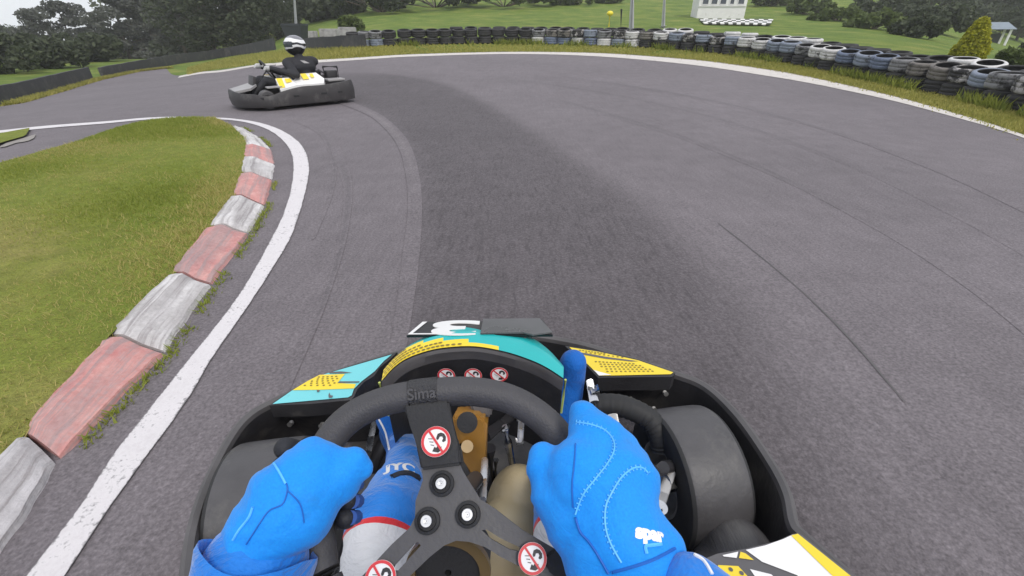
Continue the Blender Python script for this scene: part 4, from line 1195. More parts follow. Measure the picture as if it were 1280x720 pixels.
me = text_mesh('3', .132, .0008, .0035)
me.transform(Matrix.Translation(bp(.30, .54)) @ basis(V(), -bx, -by * .98, bn) @ Matrix.Diagonal((1.75, .92, 1, 1)))
o = klink('numeral', bmesh.new(), M_wht, board, False); o.data = me; me.materials.append(M_wht); me.transform(Matrix.Translation(-kart.location))
bm = bmesh.new()
for u in (.2, .8): tube(bm, [bp(u, .1) - bn * .006, Z(540 if u < .5 else 655, 424, .405) + V((0, .03, -.03))], .008, 8)
klink('board_bracket', bm, M_tub, board)

# floor tray and frame tubes
bm = bmesh.new(); slab(bm, Zs([(330, 900), (395, 640), (470, 500), (730, 490), (800, 620), (850, 900)], .055), (0, 0, -.012)); klink('floor_tray', bm, M_tray, smooth=False)
bm = bmesh.new()
for L in ([(420, 760), (452, 620), (500, 505)], [(790, 760), (745, 620), (702, 500)], [(500, 505), (600, 495), (702, 500)], [(300, 640), (450, 612)], [(745, 600), (850, 590)]): tube(bm, smooth_line(Zs(L, .09), 4), .015, 10)
klink('frame', bm, M_tub)
bm = bmesh.new(); tube(bm, Zs([(468, 527), (460, 565)], .16), .007, 8); klink('brake_rod', bm, M_steel)

# wheels
def kart_wheel(c, ax, r=.132, wd_=.135, spokes=True, label=None):
    """ax points to the outside of the kart"""
    ax = ax.normalized(); x, y = frame_of(ax); Mx = basis(c, x, y, ax)
    bm = bmesh.new(); h = wd_ / 2
    pr = [(r * .54, -h * .92), (r * .60, -h), (r * .90, -h), (r * .965, -h * .95), (r * .992, -h * .85), (r * 1.0, -h * .72), (r * 1.006, 0), (r, h * .72), (r * .992, h * .85), (r * .965, h * .95), (r * .90, h), (r * .60, h), (r * .54, h * .92)]
    lathe(bm, pr, 48, Mx, 0, False)
    for f in bm.faces:
        v = (f.calc_center_median() - c).dot(ax); f.material_index = 0 if abs(v) < h * .88 else 1
    wh = klink('front_wheel', bm, [M_rub, M_sid])
    bm = bmesh.new()
    lathe(bm, [(r * .545, -h * .93), (r * .50, -h * .90), (r * .44, -h * .45), (r * .44, h * .45), (r * .50, h * .9), (r * .545, h * .93)], 32, Mx, 0, False)
    lathe(bm, [(.012, -h * .2), (r * .45, -h * .2), (r * .45, -h * .05), (.012, -h * .05)], 24, Mx, 0)
    klink('rim', bm, M_stl2, wh)
    bm = bmesh.new(); lathe(bm, [(.002, -h * 1.1), (.024, -h * 1.1), (.028, -h * 1.0), (.028, -h * .1), (.002, -h * .1)], 20, Mx, 0); klink('hub', bm, M_tub, wh)
    return wh
cR = V((.350, .655, .132)); axR = V((1, .16, 0)).normalized()
cR = Z(862, 519, .264); cR = V((cR.x + .002, cR.y - .045, .135))
kart_wheel(cR, axR, .140, .130)
cL = Z(326, 566, .264); cL = V((cL.x + .005, cL.y - .03, .132))
kart_wheel(cL, axR * -1, .136, .145)
# right steering arm, spindle and black sleeve over the brake side
bm = bmesh.new(); a0, a1 = P(838, 590, .86), P(822, 640, .80)
tube(bm, [a0, a1], [.010, .009], 10); klink('steering_arm', bm, M_stl2)
bm = bmesh.new(); tube(bm, [a1 + V((0, 0, -.012)), a1 + V((0, 0, .014))], .0155, 18); tube(bm, [a1 + V((0, 0, .012)), a1 + V((0, 0, .019))], .008, 6); klink('arm_joint', bm, M_steel)
bm = bmesh.new(); tube(bm, [P(828, 603, .85), P(846, 600, .88)], .018, 18); klink('spindle', bm, M_stl2)
bm = bmesh.new(); tube(bm, [P(818, 590, .84), P(830, 585, .85), P(840, 583, .87)], .013, 10); klink('stub_axle', bm, M_tub)
sl_ = smooth_line([P(742, 506, .95), P(775, 507, .94), P(806, 520, .93), P(822, 538, .92), P(828, 562, .92)], 12)
bm = bmesh.new(); tube(bm, sl_, [.023 + .0008 * math.sin(k * 2.4) for k in range(len(sl_))], 14); klink('ribbed_sleeve', bm, M_sid)
bm = bmesh.new(); tube(bm, [P(764, 520, .90), P(770, 540, .88)], .013, 12); klink('bush', bm, M_stl2)
# side fairing nose on the right and printed side panel
dome = blob('pod_nose', [('e', Z(918, 716, .09), (.075, .10, .105), None), ('e', Z(905, 790, .10), (.085, .12, .10), None)], .007, pm('pod_plastic', (.055, .052, .054), .6, .3, 9, .3, 120, stretchv=(3, .4, .4), dirt=.5, dirtc=(.12, .115, .11)), None, 6)
dome.data.transform(Matrix.Translation(-kart.location)); dome.parent = kart; dome.name = 'pod_nose'
def c7(L): return [(840 + x / 5.333, 620 + y / 5.333) for x, y in L]
ZP = .268
bm = bmesh.new(); slab(bm, Zs(c7([(150, 520), (215, 420), (300, 385), (490, 352), (700, 300), (800, 255), (835, 248), (870, 262), (1000, 370), (1215, 535), (1500, 780), (100, 800)]), ZP), (0, 0, -.16)); pod = klink('side_pod', bm, M_gry, smooth=False)
bm = bmesh.new()
decal(bm, Zs(c7([(490, 362), (620, 332), (740, 290), (800, 262), (836, 256), (1178, 530), (1480, 778), (900, 790), (835, 532), (700, 480), (600, 442)]), ZP), 0, .0012)
decal(bm, Zs(c7([(792, 268), (836, 256), (1178, 530), (1480, 778), (1330, 778), (1060, 530)]), ZP), 1, .002)
decal(bm, Zs(c7([(335, 397), (440, 374), (430, 416), (345, 406)]), ZP), 0, .0012)
decal(bm, Zs(c7([(456, 374), (490, 386), (545, 430), (445, 416)]), ZP), 1, .0012)
decal(bm, Zs(c7([(305, 463), (440, 470), (500, 535), (560, 640), (330, 640)]), ZP), 1, .0012)
decal(bm, Zs(c7([(518, 490), (660, 525), (780, 640), (620, 640)]), ZP), 0, .0012)
for u in c7([(390, 494), (462, 518)]):
    p = Z(u[0], u[1], ZP); decal(bm, [p + V((.0032 * math.cos(k * .785), .0032 * math.sin(k * .785), 0)) for k in range(8)], 2, .002)
klink('graphic', bm, [M_wht, M_yelw, M_gry], pod, False)

# steering column, amber fairing, tank, pedals
def facing(px_pts, d, th, dd=None):
    """solid cut from an outline facing the driver at distance d, with real thickness"""
    bm = bmesh.new(); pts = [P(x, y, (d if dd is None else dd[i])) for i, (x, y) in enumerate(px_pts)]
    slab(bm, pts, FWD * th); return bm
bm = facing([(563, 521), (576, 518), (602, 520), (609, 527), (607, 560), (606, 590), (601, 603), (590, 602), (584, 575), (572, 553)], .74, .06)
bmesh.ops.bevel(bm, geom=bm.edges[:], offset=.006, segments=2, affect='EDGES'); klink('column_fairing', bm, M_amb)
bm = bmesh.new(); tube(bm, [P(584, 528, .75), P(584, 528, .728)], .017, 20); klink('fairing_opening', bm, M_pad)
bm = bmesh.new(); tube(bm, [P(584, 558, .745), P(584, 558, .727)], .010, 14); klink('fairing_boss', bm, pm('amber_light', (.50, .34, .16), .4, .2, 20))
bm = facing([(585, 500), (612, 500), (615, 522), (592, 521)], .77, .05); bmesh.ops.bevel(bm, geom=bm.edges[:], offset=.004, segments=2, affect='EDGES'); klink('junction_box', bm, M_lip)
bm = bmesh.new(); tube(bm, [P(606, 575, .72), P(603, 625, .62)], .0055, 10); klink('tie_rod', bm, M_steel)
bm = bmesh.new(); tube(bm, [P(594, 600, .66), P(560, 634, .47)], .0125, 14); klink('steering_column', bm, M_tub)
# pedals and their linkage, silver
bm = bmesh.new()
tube(bm, [P(614, 538, .84), P(633, 535, .85)], .008, 8); tube(bm, [P(631, 533, .85), P(635, 552, .86), P(640, 580, .88)], [.010, .008, .006], 8)
tube(bm, [P(652, 522, .86), P(650, 552, .86)], .006, 8); tube(bm, [P(646, 521, .86), P(655, 521, .86)], .009, 8); tube(bm, [P(645, 552, .86), P(654, 551, .86)], .008, 8)
klink('brake_pedal', bm, M_steel)
for (a, b, c_, m_) in [((640, 575, .88), (648, 598, .90), .006, M_tub), ((620, 575, .86), (619, 596, .88), .0055, M_steel), ((607, 545, .82), (650, 512, .9), .012, M_tub), ((612, 560, .84), (616, 610, .9), .012, M_tub), ((648, 596, .9), (651, 630, .92), .010, M_pad), ((440, 640, .8), (466, 600, .9), .014, M_tub), ((470, 612, .86), (456, 650, .8), .009, M_stl2)]:
    bm = bmesh.new(); tube(bm, [P(*a), P(*b)], c_, 10); klink('linkage_rod', bm, m_)
bm = bmesh.new(); tube(bm, [P(737, 476, .95), P(743, 503, .92)], [.008, .010], 10); tube(bm, [P(738, 488, .935), P(748, 486, .935)], .010, 10); klink('throttle_pedal', bm, M_steel)
q = blob('fuel_tank', [('e', Z(648, 640, .17), (.062, .075, .10), None), ('e', Z(632, 690, .17), (.07, .08, .10), None)], .006, M_tank, None, 4)
q.data.transform(Matrix.Translation(-kart.location)); q.parent = kart
bm = bmesh.new(); cc = P(560, 716, .50); x_, y_ = RIGHT, (UP - FWD * .2).normalized(); lathe(bm, [(.004, .0), (.040, .0), (.046, -.006), (.046, -.05), (.004, -.05)], 28, basis(cc, x_, y_, -FWD)); klink('tank_cap', bm, M_pad)
bm = bmesh.new(); lathe(bm, [(.036, .004), (.048, .004), (.048, -.006), (.036, -.006)], 28, basis(cc + V((0, 0, .002)), x_, y_, -FWD)); klink('tank_ring', bm, pm('brown_plastic', (.12, .08, .03), .4, .2, 10))

# ------------------------------------------------------------------ steering wheel
HUB = P(558, 633, .45); tl = R(25)
wn = (-FWD * math.cos(tl) + UP * math.sin(tl)).normalized()      # towards the driver
wu = RIGHT.copy(); wv = wn.cross(wu).normalized()
def W(px, py, off=0.0):
    r = ray(px, py); o = HUB + wn * off; return EYE + r * ((o - EYE).dot(wn) / r.dot(wn))
rimpx = [(404, 720), (399, 690), (396, 655), (395, 618), (400, 582), (413, 549), (440, 521), (480, 502), (530, 492), (585, 489), (632, 497), (670, 517), (700, 547), (718, 585), (728, 635), (731, 690), (724, 735), (700, 770), (640, 795), (560, 805), (480, 795), (425, 763)]
rim = smooth_line([W(x, y) for x, y in rimpx], 6, True)
bm = bmesh.new(); tube(bm, rim, .0160, 20, closed=True); sw = klink('steering_wheel', bm, M_grip)
# badge pad on the rim with raised writing
bi = [p for p in rim if 506 < proj(p)[0] < 556 and proj(p)[1] < 520]
bi.sort(key=lambda p: p.x); bi = smooth_line(bi, 4)
bm = bmesh.new(); tube(bm, bi, .0169, 20); klink('badge_pad', bm, pm('badge_rubber', (.034, .033, .036), .5, .25, 60, .9, 420), sw)
mid = bi[len(bi) // 2]; bt_ = (bi[-1] - bi[0]).normalized(); vdir = (EYE - mid).normalized(); vdir = (vdir - bt_ * vdir.dot(bt_)).normalized()
me = text_mesh('Sima', .0165, .0005, .0003); me.transform(basis(mid + vdir * .0184, bt_, vdir.cross(bt_), vdir) @ Matrix.Shear('XZ', 4, (0, 0)) if False else basis(mid + vdir * .0171, bt_, vdir.cross(bt_), vdir))
o = klink('badge_lettering', bmesh.new(), M_grip, sw, False); o.data = me; me.materials.append(M_grip); me.transform(Matrix.Translation(-kart.location))
# spoke plate with slots
def c8(L): return [(440 + x / 3, 480 + y / 3) for x, y in L]
outer = c8([(262, 318), (405, 302), (418, 330), (440, 366), (482, 432), (540, 470), (640, 548), (760, 618), (850, 690), (900, 760), (820, 800), (730, 742), (660, 700), (560, 650), (500, 612), (440, 592), (390, 588), (345, 606), (290, 650), (215, 722), (130, 800), (-20, 790), (40, 718), (150, 600), (215, 540), (236, 500), (238, 440), (256, 390), (266, 360)])
slots = [c8([(248, 592), (258, 606), (170, 702), (148, 700), (160, 680), (232, 600)]), c8([(486, 548), (505, 546), (560, 580), (628, 612), (628, 628), (590, 620), (520, 580)])]
bm = bmesh.new(); es = []
for L in [outer] + slots:
    vv = [bm.verts.new(W(x, y, .006)) for x, y in L]; es += [bm.edges.new((vv[i], vv[(i + 1) % len(vv)])) for i in range(len(vv))]
r_ = bmesh.ops.triangle_fill(bm, use_beauty=True, use_dissolve=False, edges=es, normal=wn)
g2 = bmesh.ops.extrude_face_region(bm, geom=bm.faces[:]); bmesh.ops.translate(bm, vec=-wn * .005, verts=[v for v in g2['geom'] if isinstance(v, bmesh.types.BMVert)])
klink('spoke_plate', bm, M_plate, sw, False)
# padded top spoke
bm = bmesh.new()
pa = [W(x, y, .013) for x, y in c8([(190, 75), (362, 60), (378, 150), (396, 220), (412, 302), (258, 322), (236, 210), (215, 150)])]
slab(bm, pa, -wn * .014); bmesh.ops.bevel(bm, geom=bm.edges[:], offset=.0025, segments=2, affect='EDGES'); klink('spoke_pad', bm, M_pad, sw)
bm = bmesh.new(); pa = [W(x, y, .011) for x, y in c8([(770, 610), (905, 700), (900, 780), (800, 760), (735, 700), (720, 650)])]
slab(bm, pa, -wn * .012); bmesh.ops.bevel(bm, geom=bm.edges[:], offset=.002, segments=2, affect='EDGES'); klink('spoke_pad', bm, M_pad, sw)
rot = R(-8)
sx_ = (wu * math.cos(rot) + wv * math.sin(rot)); sy_ = wn.cross(sx_)
sticker(sw, W(545, 552, .0145), sx_, sy_, .0152); sticker(sw, W(665.5, 698, .0125), sx_, sy_, .0135); sticker(sw, W(476, 722, .008), sx_, sy_, .0145)
for (x, y) in [(552.5, 604.5), (534.5, 651), (585, 643)]:
    c = W(x, y, .006); Mx = basis(c, wu, wv, wn); bm = bmesh.new()
    lathe(bm, [(.0004, 0), (.0125, .0), (.0122, .0035), (.0095, .0045), (.0085, .0022), (.0004, .0022)], 28, Mx, 0)
    wsh = klink('washer', bm, M_pad, sw)
    bm = bmesh.new(); lathe(bm, [(.0004, .002), (.0062, .002), (.0062, .0075), (.0052, .0088), (.0026, .0088), (.0022, .0055), (.0004, .0055)], 24, Mx, 0); klink('bolt', bm, M_steel, sw)
# ------------------------------------------------------------------ the driver whose eyes we look through
def suit_material():
    m, n, b = newmat('race_suit')
    co = coords(n, 'Object'); sp = n.nodes.new('ShaderNodeSeparateXYZ'); n.links.new(co, sp.inputs[0])
    t = tex(n, 'ShaderNodeTexNoise', 14, 5, co); t2 = tex(n, 'ShaderNodeTexNoise', 260, 2, co)
    blue = ramp(n, t.outputs['Fac'], [(.3, (.001, .150, .54)), (.7, (.002, .205, .70))])
    white = ramp(n, t.outputs['Fac'], [(.3, (.56, .56, .60)), (.7, (.68, .68, .70))])
    X, Y, Zc = sp.outputs
    edge_ = math_(n, 'ADD', Y, math_(n, 'MULTIPLY', math_(n, 'ABSOLUTE', math_(n, 'ADD', X, .02)), .10))
    low = math_(n, 'LESS_THAN', Zc, .50)
    front_ = math_(n, 'GREATER_THAN', Y, -.1)
    thigh = math_(n, 'MULTIPLY', math_(n, 'MULTIPLY', math_(n, 'LESS_THAN', edge_, SPLIT), low), front_)
    red = math_(n, 'MULTIPLY', math_(n, 'MULTIPLY', math_(n, 'LESS_THAN', math_(n, 'ABSOLUTE', math_(n, 'SUBTRACT', edge_, SPLIT)), .0035), low), front_)
    c = mixc(n, thigh, blue, white); c = mixc(n, red, c, (.62, .02, .03))
    n.links.new(c, b.inputs['Base Color']); b.inputs['Roughness'].default_value = .75
    b.inputs['Sheen Weight'].default_value = .3
    t5 = tex(n, 'ShaderNodeTexNoise', 15, 4, co, .6); t5.inputs['Distortion'].default_value = 1.6
    h = math_(n, 'ADD', math_(n, 'MULTIPLY', t5.outputs['Fac'], 2.2), math_(n, 'MULTIPLY', t2.outputs['Fac'], .10)); bump(n, b, h, .5, .011)
    return m
SPLIT = .388
M_suit = suit_material()
M_glv = cloth('glove_blue', (.010, .25, .74), .12, 520, 34, .35)
M_glb = pm('glove_black', (.014, .015, .020), .7, .2, 12, .3, 200)
M_gld = pm('glove_palm_blue', (.03, .10, .38), .7, .2, 12)
M_seam = pm('glove_seam', (.10, .46, .90), .5, .1, 30)
M_seamd = pm('glove_seam_dark', (.006, .11, .46), .6, .1, 30)
M_boot = cloth('boot_blue', (.006, .12, .47), .2, 400, 40, .6)
M_bootd = pm('boot_dark', (.018, .022, .035), .65, .2, 20)

lw_, rw_ = P(316, 722, .388), P(786, 694, .385)           # wrists
le, re = V((-.27, .04, .50)), V((.36, -.06, .555))        # elbows
kL, kR = P(482, 652, .655), V((.096, .40, .335))      # knees
aL, aR = P(500, 552, .915) + V((0, .03, -.035)), V((.080, .665, .155))
hL, hR = V((-.10, -.19, .20)), V((.10, -.19, .20))
S = [('c', (0, -.22, .20), .125, (0, -.21, .30), .125), ('c', (0, -.21, .30), .125, (0, -.20, .52), .135), ('c', (-.07, -.19, .60), .115, (.07, -.19, .60), .115), ('c', (0, -.19, .70), .06, (0, -.17, .80), .052),
     ('c', (-.17, -.18, .68), .066, (.17, -.18, .68), .066), ('c', hL, .082, kL, .054), ('c', hR, .088, kR, .066), ('c', (-.1, -.2, .2), .1, (.1, -.2, .2), .1),
     ('c', kL, .052, P(506, 582, .80), .034), ('c', P(506, 582, .80), .034, aL, .036), ('c', kR, .064, aR, .040),
     ('c', (-.19, -.18, .67), .064, le, .050), ('c', (.19, -.18, .67), .064, re, .050), ('c', le, .054, lw_, .0475), ('c', re, .046, P(866, 738, .348), .0285)]
me_person = blob('person', S, .0065, M_suit, None, 5, (.010, (.1, .9, .5), 20))
tag(me_person, 'driver in blue racing suit with white thighs, blue gloved hands on the steering wheel', 'person')
for o_ in (me_person,): pass
def on_mesh(o, px, py):
    """point and normal where the driver's sight line meets the surface of a part"""
    bv = BVHTree.FromObject(o, bpy.context.evaluated_depsgraph_get()) if o.name not in BV else BV[o.name]
    BV[o.name] = bv
    h = bv.ray_cast(EYE, ray(px, py).normalized()); return (h[0], h[1]) if h[0] is not None else None
BV = {}
def on_surface_line(name, o, pxs, rad, mat, parent, lift=.0006, per=8, dash=False):
    L = smooth_line([V((x, y, 0)) for x, y in pxs], per); pts = []
    for q in L:
        h = on_mesh(o, q.x, q.y)
        if h: pts.append(h[0] + h[1] * lift)
    if len(pts) < 3: return None
    bm = bmesh.new(); tube(bm, pts, rad, 6)
    if dash:
        pr = resample(pts, .0042)
        for a, b in zip(pr, pr[1:]):
            d = (b - a).normalized(); h = (EYE - a).normalized().cross(d).normalized()
            tube(bm, [a - h * .0022, a + h * .0022], rad * .8, 4)
    return link(name, bm, mat, parent)
def Pq(x, y, d): return P(x, y, d)
# ---- left glove: fist round the rim, thumb along the top of it
def C(a, ra, b, rb): return ('c', a, ra, b, rb)
px2m = lambda r, d: r * d / F
LGd = .405
left = [C(P(320, 704, .392), .0375, P(336, 656, .398), .034), C(P(336, 656, .398), .034, P(354, 622, .402), .034), C(P(354, 622, .402), .034, P(392, 590, .416), .030), C(P(350, 650, .398), .036, P(372, 620, .404), .034), C(P(372, 640, .402), .034, P(392, 612, .412), .030),
        C(P(388, 570, .420), .0185, P(372, 600, .410), .026), C(P(386, 582, .416), .021, P(425, 592, .420), .022), C(P(396, 606, .414), .026, P(424, 604, .420), .020),
        C(P(420, 588, .420), .0190, P(441, 578, .425), .0150), C(P(441, 578, .425), .0150, P(453, 586, .428), .0110), C(P(438, 586, .425), .0140, P(452, 587, .428), .0105), C(P(414, 576, .420), .015, P(400, 590, .415), .02)]
glL = blob('glove', left, .003, M_glv, me_person, 7, (.0040, P(320, 704, .392) - P(392, 590, .416), 48))
# fingers: each a bent chain wrapped behind the rim
def finger(chain, r0, r1):
    s = []
    k = len(chain) - 1
    for i in range(k): s.append(('c', chain[i], r0 + (r1 - r0) * i / k, chain[i + 1], r0 + (r1 - r0) * (i + 1) / k))
    return s
def wheel_dir(p):         # outward direction of the rim in the wheel plane, at p
    v = p - HUB; v -= wn * v.dot(wn); return v.normalized()
for i, (px, py, ln) in enumerate([(398, 574, .95), (396, 594, 1.08), (395, 624, 1.02), (397, 652, .85)]):
    c = W(px, py); o_ = wheel_dir(c); tn = o_.cross(wn)
    ch = [c + o_ * .030 + wn * .018, c + o_ * .033 - wn * .010 * ln, c + o_ * .006 - wn * .031 * ln, c - o_ * .026 * ln - wn * .022, c - o_ * .033 * ln + wn * .002]
    f_ = blob('finger', finger(ch, .0112, .0104), .0028, M_glb, None, 4); f_.parent = glL
    bm = bmesh.new(); tp = [ch[2].lerp(ch[3], .3) - o_ * .011, ch[3] - o_ * .010 + wn * .004, ch[4] - o_ * .006 + wn * .004]
    tube(bm, smooth_line(tp, 4), .0068, 10); f2 = link('finger_patch', bm, M_gld, None); f2.parent = glL
# ---- right glove: seen from above, back of the hand to us, thumb on the near side of the rim
def q8(x, y): return (660 + x / 3.275, 500 + y / 3.275)
def Q(x, y, d): a = q8(x, y); return P(a[0], a[1], d)
right = [C(Q(225, 62, .450), .0150, Q(262, 150, .436), .0240), C(Q(255, 70, .450), .0120, Q(300, 150, .436), .0240), C(Q(262, 150, .436), .0240, Q(275, 330, .412), .040), C(Q(320, 160, .438), .0210, Q(345, 300, .414), .036),
         C(Q(375, 200, .434), .0200, Q(390, 320, .412), .034), C(Q(428, 262, .428), .0180, Q(400, 380, .408), .030), C(Q(445, 300, .424), .0140, Q(425, 400, .406), .024),
         C(Q(240, 330, .412), .040, Q(330, 420, .402), .042), C(Q(300, 420, .403), .040, Q(350, 520, .392), .040), C(Q(270, 480, .396), .035, Q(320, 600, .386), .034),
         C(Q(350, 520, .392), .042, Q(405, 620, .383), .042), C(Q(300, 590, .386), .034, Q(300, 690, .380), .032), C(Q(460, 560, .388), .030, Q(520, 610, .382), .026), C(Q(405, 600, .384), .040, Q(430, 650, .380), .040),
         C(Q(62, 240, .430), .0165, Q(88, 310, .424), .0200), C(Q(88, 310, .424), .0200, Q(130, 400, .414), .0270), C(Q(130, 400, .414), .0270, Q(200, 480, .402), .033), C(Q(110, 270, .426), .0170, Q(180, 330, .418), .030),
         C(Q(70, 265, .428), .0190, Q(150, 290, .424), .0210)]
glR = blob('glove', right, .003, M_glv, me_person, 7, (.0038, Q(250, 100, .43) - Q(400, 620, .383), 32))
for i, (px, py, ln) in enumerate([(727, 552, 1.0), (733, 582, 1.08), (738, 612, 1.02), (741, 640, .85)]):
    c = W(px - 10, py); o_ = wheel_dir(c)
    ch = [c + o_ * .034 + wn * .014, c + o_ * .034 - wn * .014 * ln, c + o_ * .006 - wn * .033 * ln, c - o_ * .024 * ln - wn * .026, c - o_ * .032 * ln - wn * .006]
    f_ = blob('finger', finger(ch, .0122, .0088), .0028, M_glb, None, 4); f_.parent = glR
# cuffs, seams and lettering
BV.clear()
S8 = lambda L: [q8(x, y) for x, y in L]
on_surface_line('seam', glR, S8([(200, 92), (260, 102), (315, 125), (348, 165), (352, 210), (325, 260), (275, 325), (225, 390), (195, 470)]), .0008, M_seam, glR, dash=True)
on_surface_line('seam', glR, S8([(490, 300), (465, 278), (425, 282), (380, 320), (340, 385), (318, 440), (318, 520), (340, 590), (382, 665)]), .0009, M_seam, glR, dash=True)
on_surface_line('seam', glR, S8([(195, 180), (190, 260), (182, 340), (185, 440)]), .0006, M_seamd, glR)
on_surface_line('seam', glR, S8([(195, 480), (215, 540), (250, 580), (290, 640), (330, 710)]), .0010, M_seamd, glR)
def c9(L): return [(220 + x / 3, 480 + y / 3) for x, y in L]
on_surface_line('seam', glL, c9([(368, 300), (385, 325), (412, 375)]), .0010, M_seam, glL)
on_surface_line('seam', glL, c9([(415, 375), (418, 400), (400, 450), (350, 475), (310, 530), (265, 600)]), .0006, M_seamd, glL)
on_surface_line('seam', glL, c9([(418, 400), (455, 435), (472, 470), (480, 520)]), .0006, M_seamd, glL)
on_surface_line('seam', glL, c9([(290, 460), (275, 500), (240, 545), (215, 585)]), .0011, M_seam, glL)
def letters(name, body, size, o, px, py, mat, parent, angle=0, bold=.0006, sx=1.0, lift=.0003):
    h = on_mesh(o, px, py)
    if not h: return
    c, nn = h; x = RIGHT - nn * RIGHT.dot(nn); x.normalize(); y = nn.cross(x)
    ca, sa = math.cos(angle), math.sin(angle); x, y = x * ca + y * sa, y * ca - x * sa
    me = text_mesh(body, size, .0002, bold)
    bm = bmesh.new(); bm.from_mesh(me); bmesh.ops.triangulate(bm, faces=bm.faces[:]); bmesh.ops.subdivide_edges(bm, edges=[e for e in bm.edges if e.calc_length() > size * .12], cuts=2); 
    bv = BV[o.name]
    for v in bm.verts:
        w_ = c + x * v.co.x * sx + y * v.co.y + nn * .03
        hh = bv.ray_cast(w_, -nn)
        v.co = (hh[0] + nn * (lift + v.co.z)) if hh[0] is not None and hh[3] < .08 else w_ - nn * (.03 - lift)
    return link(name, bm, mat, parent, False)
letters('lettering', 'spar', .0135, glR, 813, 667, M_wht, glR, R(-4), .0009, 1.1)
on_surface_line('emblem', glR, S8([(545, 590), (500, 595), (480, 600), (485, 628)]), .0014, M_seam, glR)
# cuff band of the right glove and dark sleeve lining
on_surface_line('seam', glR, S8([(345, 705), (430, 682), (520, 650), (600, 608)]), .0012, M_seamd, glR)
# white piping on the right sleeve
BV.clear()
on_surface_line('piping', me_person, [(868, 694), (880, 702), (890, 718)], .0014, M_wht, me_person)
# open sleeve ends over the gloves
M_lin = pm('sleeve_lining', (.004, .03, .12), .8, .2, 20)
for w_, d_, r_ in ((lw_, (P(336, 656, .398) - lw_).normalized(), .0475),):
    bm = bmesh.new(); x_, y_ = frame_of(d_); Mx = basis(w_, x_, y_, d_); pr = [(r_ * .97, -.075), (r_ * 1.02, -.03), (r_ * 1.02, .004), (r_ * 1.02, .018), (r_ * 1.0, .023), (r_ * .97, .021), (r_ * .96, .0), (r_ * .93, -.07)]
    rg = lathe(bm, pr, 40, Mx, 0)
    for v in bm.verts:
        a = math.atan2((v.co - w_).dot(y_), (v.co - w_).dot(x_)); q = (v.co - w_).dot(d_)
        v.co += d_ * .004 * math.sin(a * 3 + 1) * (q > 0) + (v.co - w_ - d_ * q).normalized() * .005 * noise.noise(v.co * 30)
    o = link('sleeve_cuff', bm, M_suit, None); o.parent = me_person
# ---- boots
bl = [C(P(506, 578, .83), .036, aL, .037), C(aL + V((0, .01, -.01)), .040, P(492, 520, .99), .040), C(aL + V((0, 0, -.05)), .036, P(495, 540, 1.02), .038), C(P(492, 520, .99), .038, P(488, 500, 1.03), .030)]
bL = blob('boot', bl, .005, M_boot, me_person, 6)
toe = P(716, 452, .945); heel = V((.105, .70, .10))
br = [C(aR + V((0, -.03, .03)), .043, aR, .042), C(aR, .042, heel, .036), C(heel + V((0, 0, .02)), .040, toe + V((-.004, .014, -.06)), .036), C(toe + V((-.003, .014, -.06)), .036, toe + V((.002, .004, -.006)), .029)]
bR = blob('boot', br, .005, M_boot, me_person, 6)
BV.clear()
on_surface_line('binding', bL, [(474, 524), (482, 540), (487, 562)], .0022, M_wht, bL)
on_surface_line('ankle_band', me_person, [(489, 596), (500, 592), (512, 592), (524, 598)], .007, M_bootd, me_person, lift=-.003)
letters('lettering', 'JYC', .030, me_person, 501, 583, M_wht, me_person, R(14), .0014)
letters('lettering', 'YC', .03, bR, 684, 546, M_wht, bR, R(10), .0012)

# ------------------------------------------------------------------ the rival kart and its driver
rk = empty('rival_kart', (0, 0, 0), 0, 'dark grey kart ahead with white and yellow side panels, cornering beyond the infield', 'go kart')
M_kg = pm('rival_plastic', (.034, .031, .033), .55, .2, 6, dirt=.3, dirtc=(.10, .095, .09))
M_kgl = pm('rival_light', (.30, .29, .29), .5, .15, 6)
# loop of the surround in plan (x forward, y left), with a wavy top
loop = [(.98, 0), (.97, .22), (.90, .40), (.74, .58), (.56, .66), (.30, .66), (0, .67), (-.35, .68), (-.70, .69), (-.86, .66), (-.90, .50), (-.92, 0)]
loop += [(x, -y) for x, y in loop[-2:0:-1]]
tops = {0: .27, 1: .26, 2: .24, 3: .23, 4: .20, 5: .25, 6: .29, 7: .29, 8: .31, 9: .33, 10: .30, 11: .28}
hs = [tops[i] if i < 12 else tops[22 - i] for i in range(22)]
L3 = smooth_line([V((x, y, h)) for (x, y), h in zip(loop, hs)], 5, True); n = len(L3)
bm = bmesh.new(); rows = []
for i, p in enumerate(L3):
    d = L3[(i + 1) % n] - L3[i - 1]; nr = V((d.y, -d.x, 0)).normalized()
    if nr.dot(V((p.x, p.y, 0))) < 0: nr = -nr
    f_ = lambda o, z_: bm.verts.new(V((p.x, p.y, 0)) + nr * o + V((0, 0, z_)))
    rows.append([f_(-.03, .05), f_(-.02, p.z - .03), f_(-.012, p.z), f_(.008, p.z), f_(.02, p.z - .03), f_(.035, p.z * .55), f_(.02, .055)])
for i in range(n):
    a, b = rows[i], rows[(i + 1) % n]
    for k in range(7): bm.faces.new((a[k], a[(k + 1) % 7], b[(k + 1) % 7], b[k]))
link('surround', bm, M_kg, rk)
bm = bmesh.new(); slab(bm, [V((x * .93, y * .93, .06)) for x, y in loop], (0, 0, -.02)); link('floor_tray', bm, M_tray, rk, False)
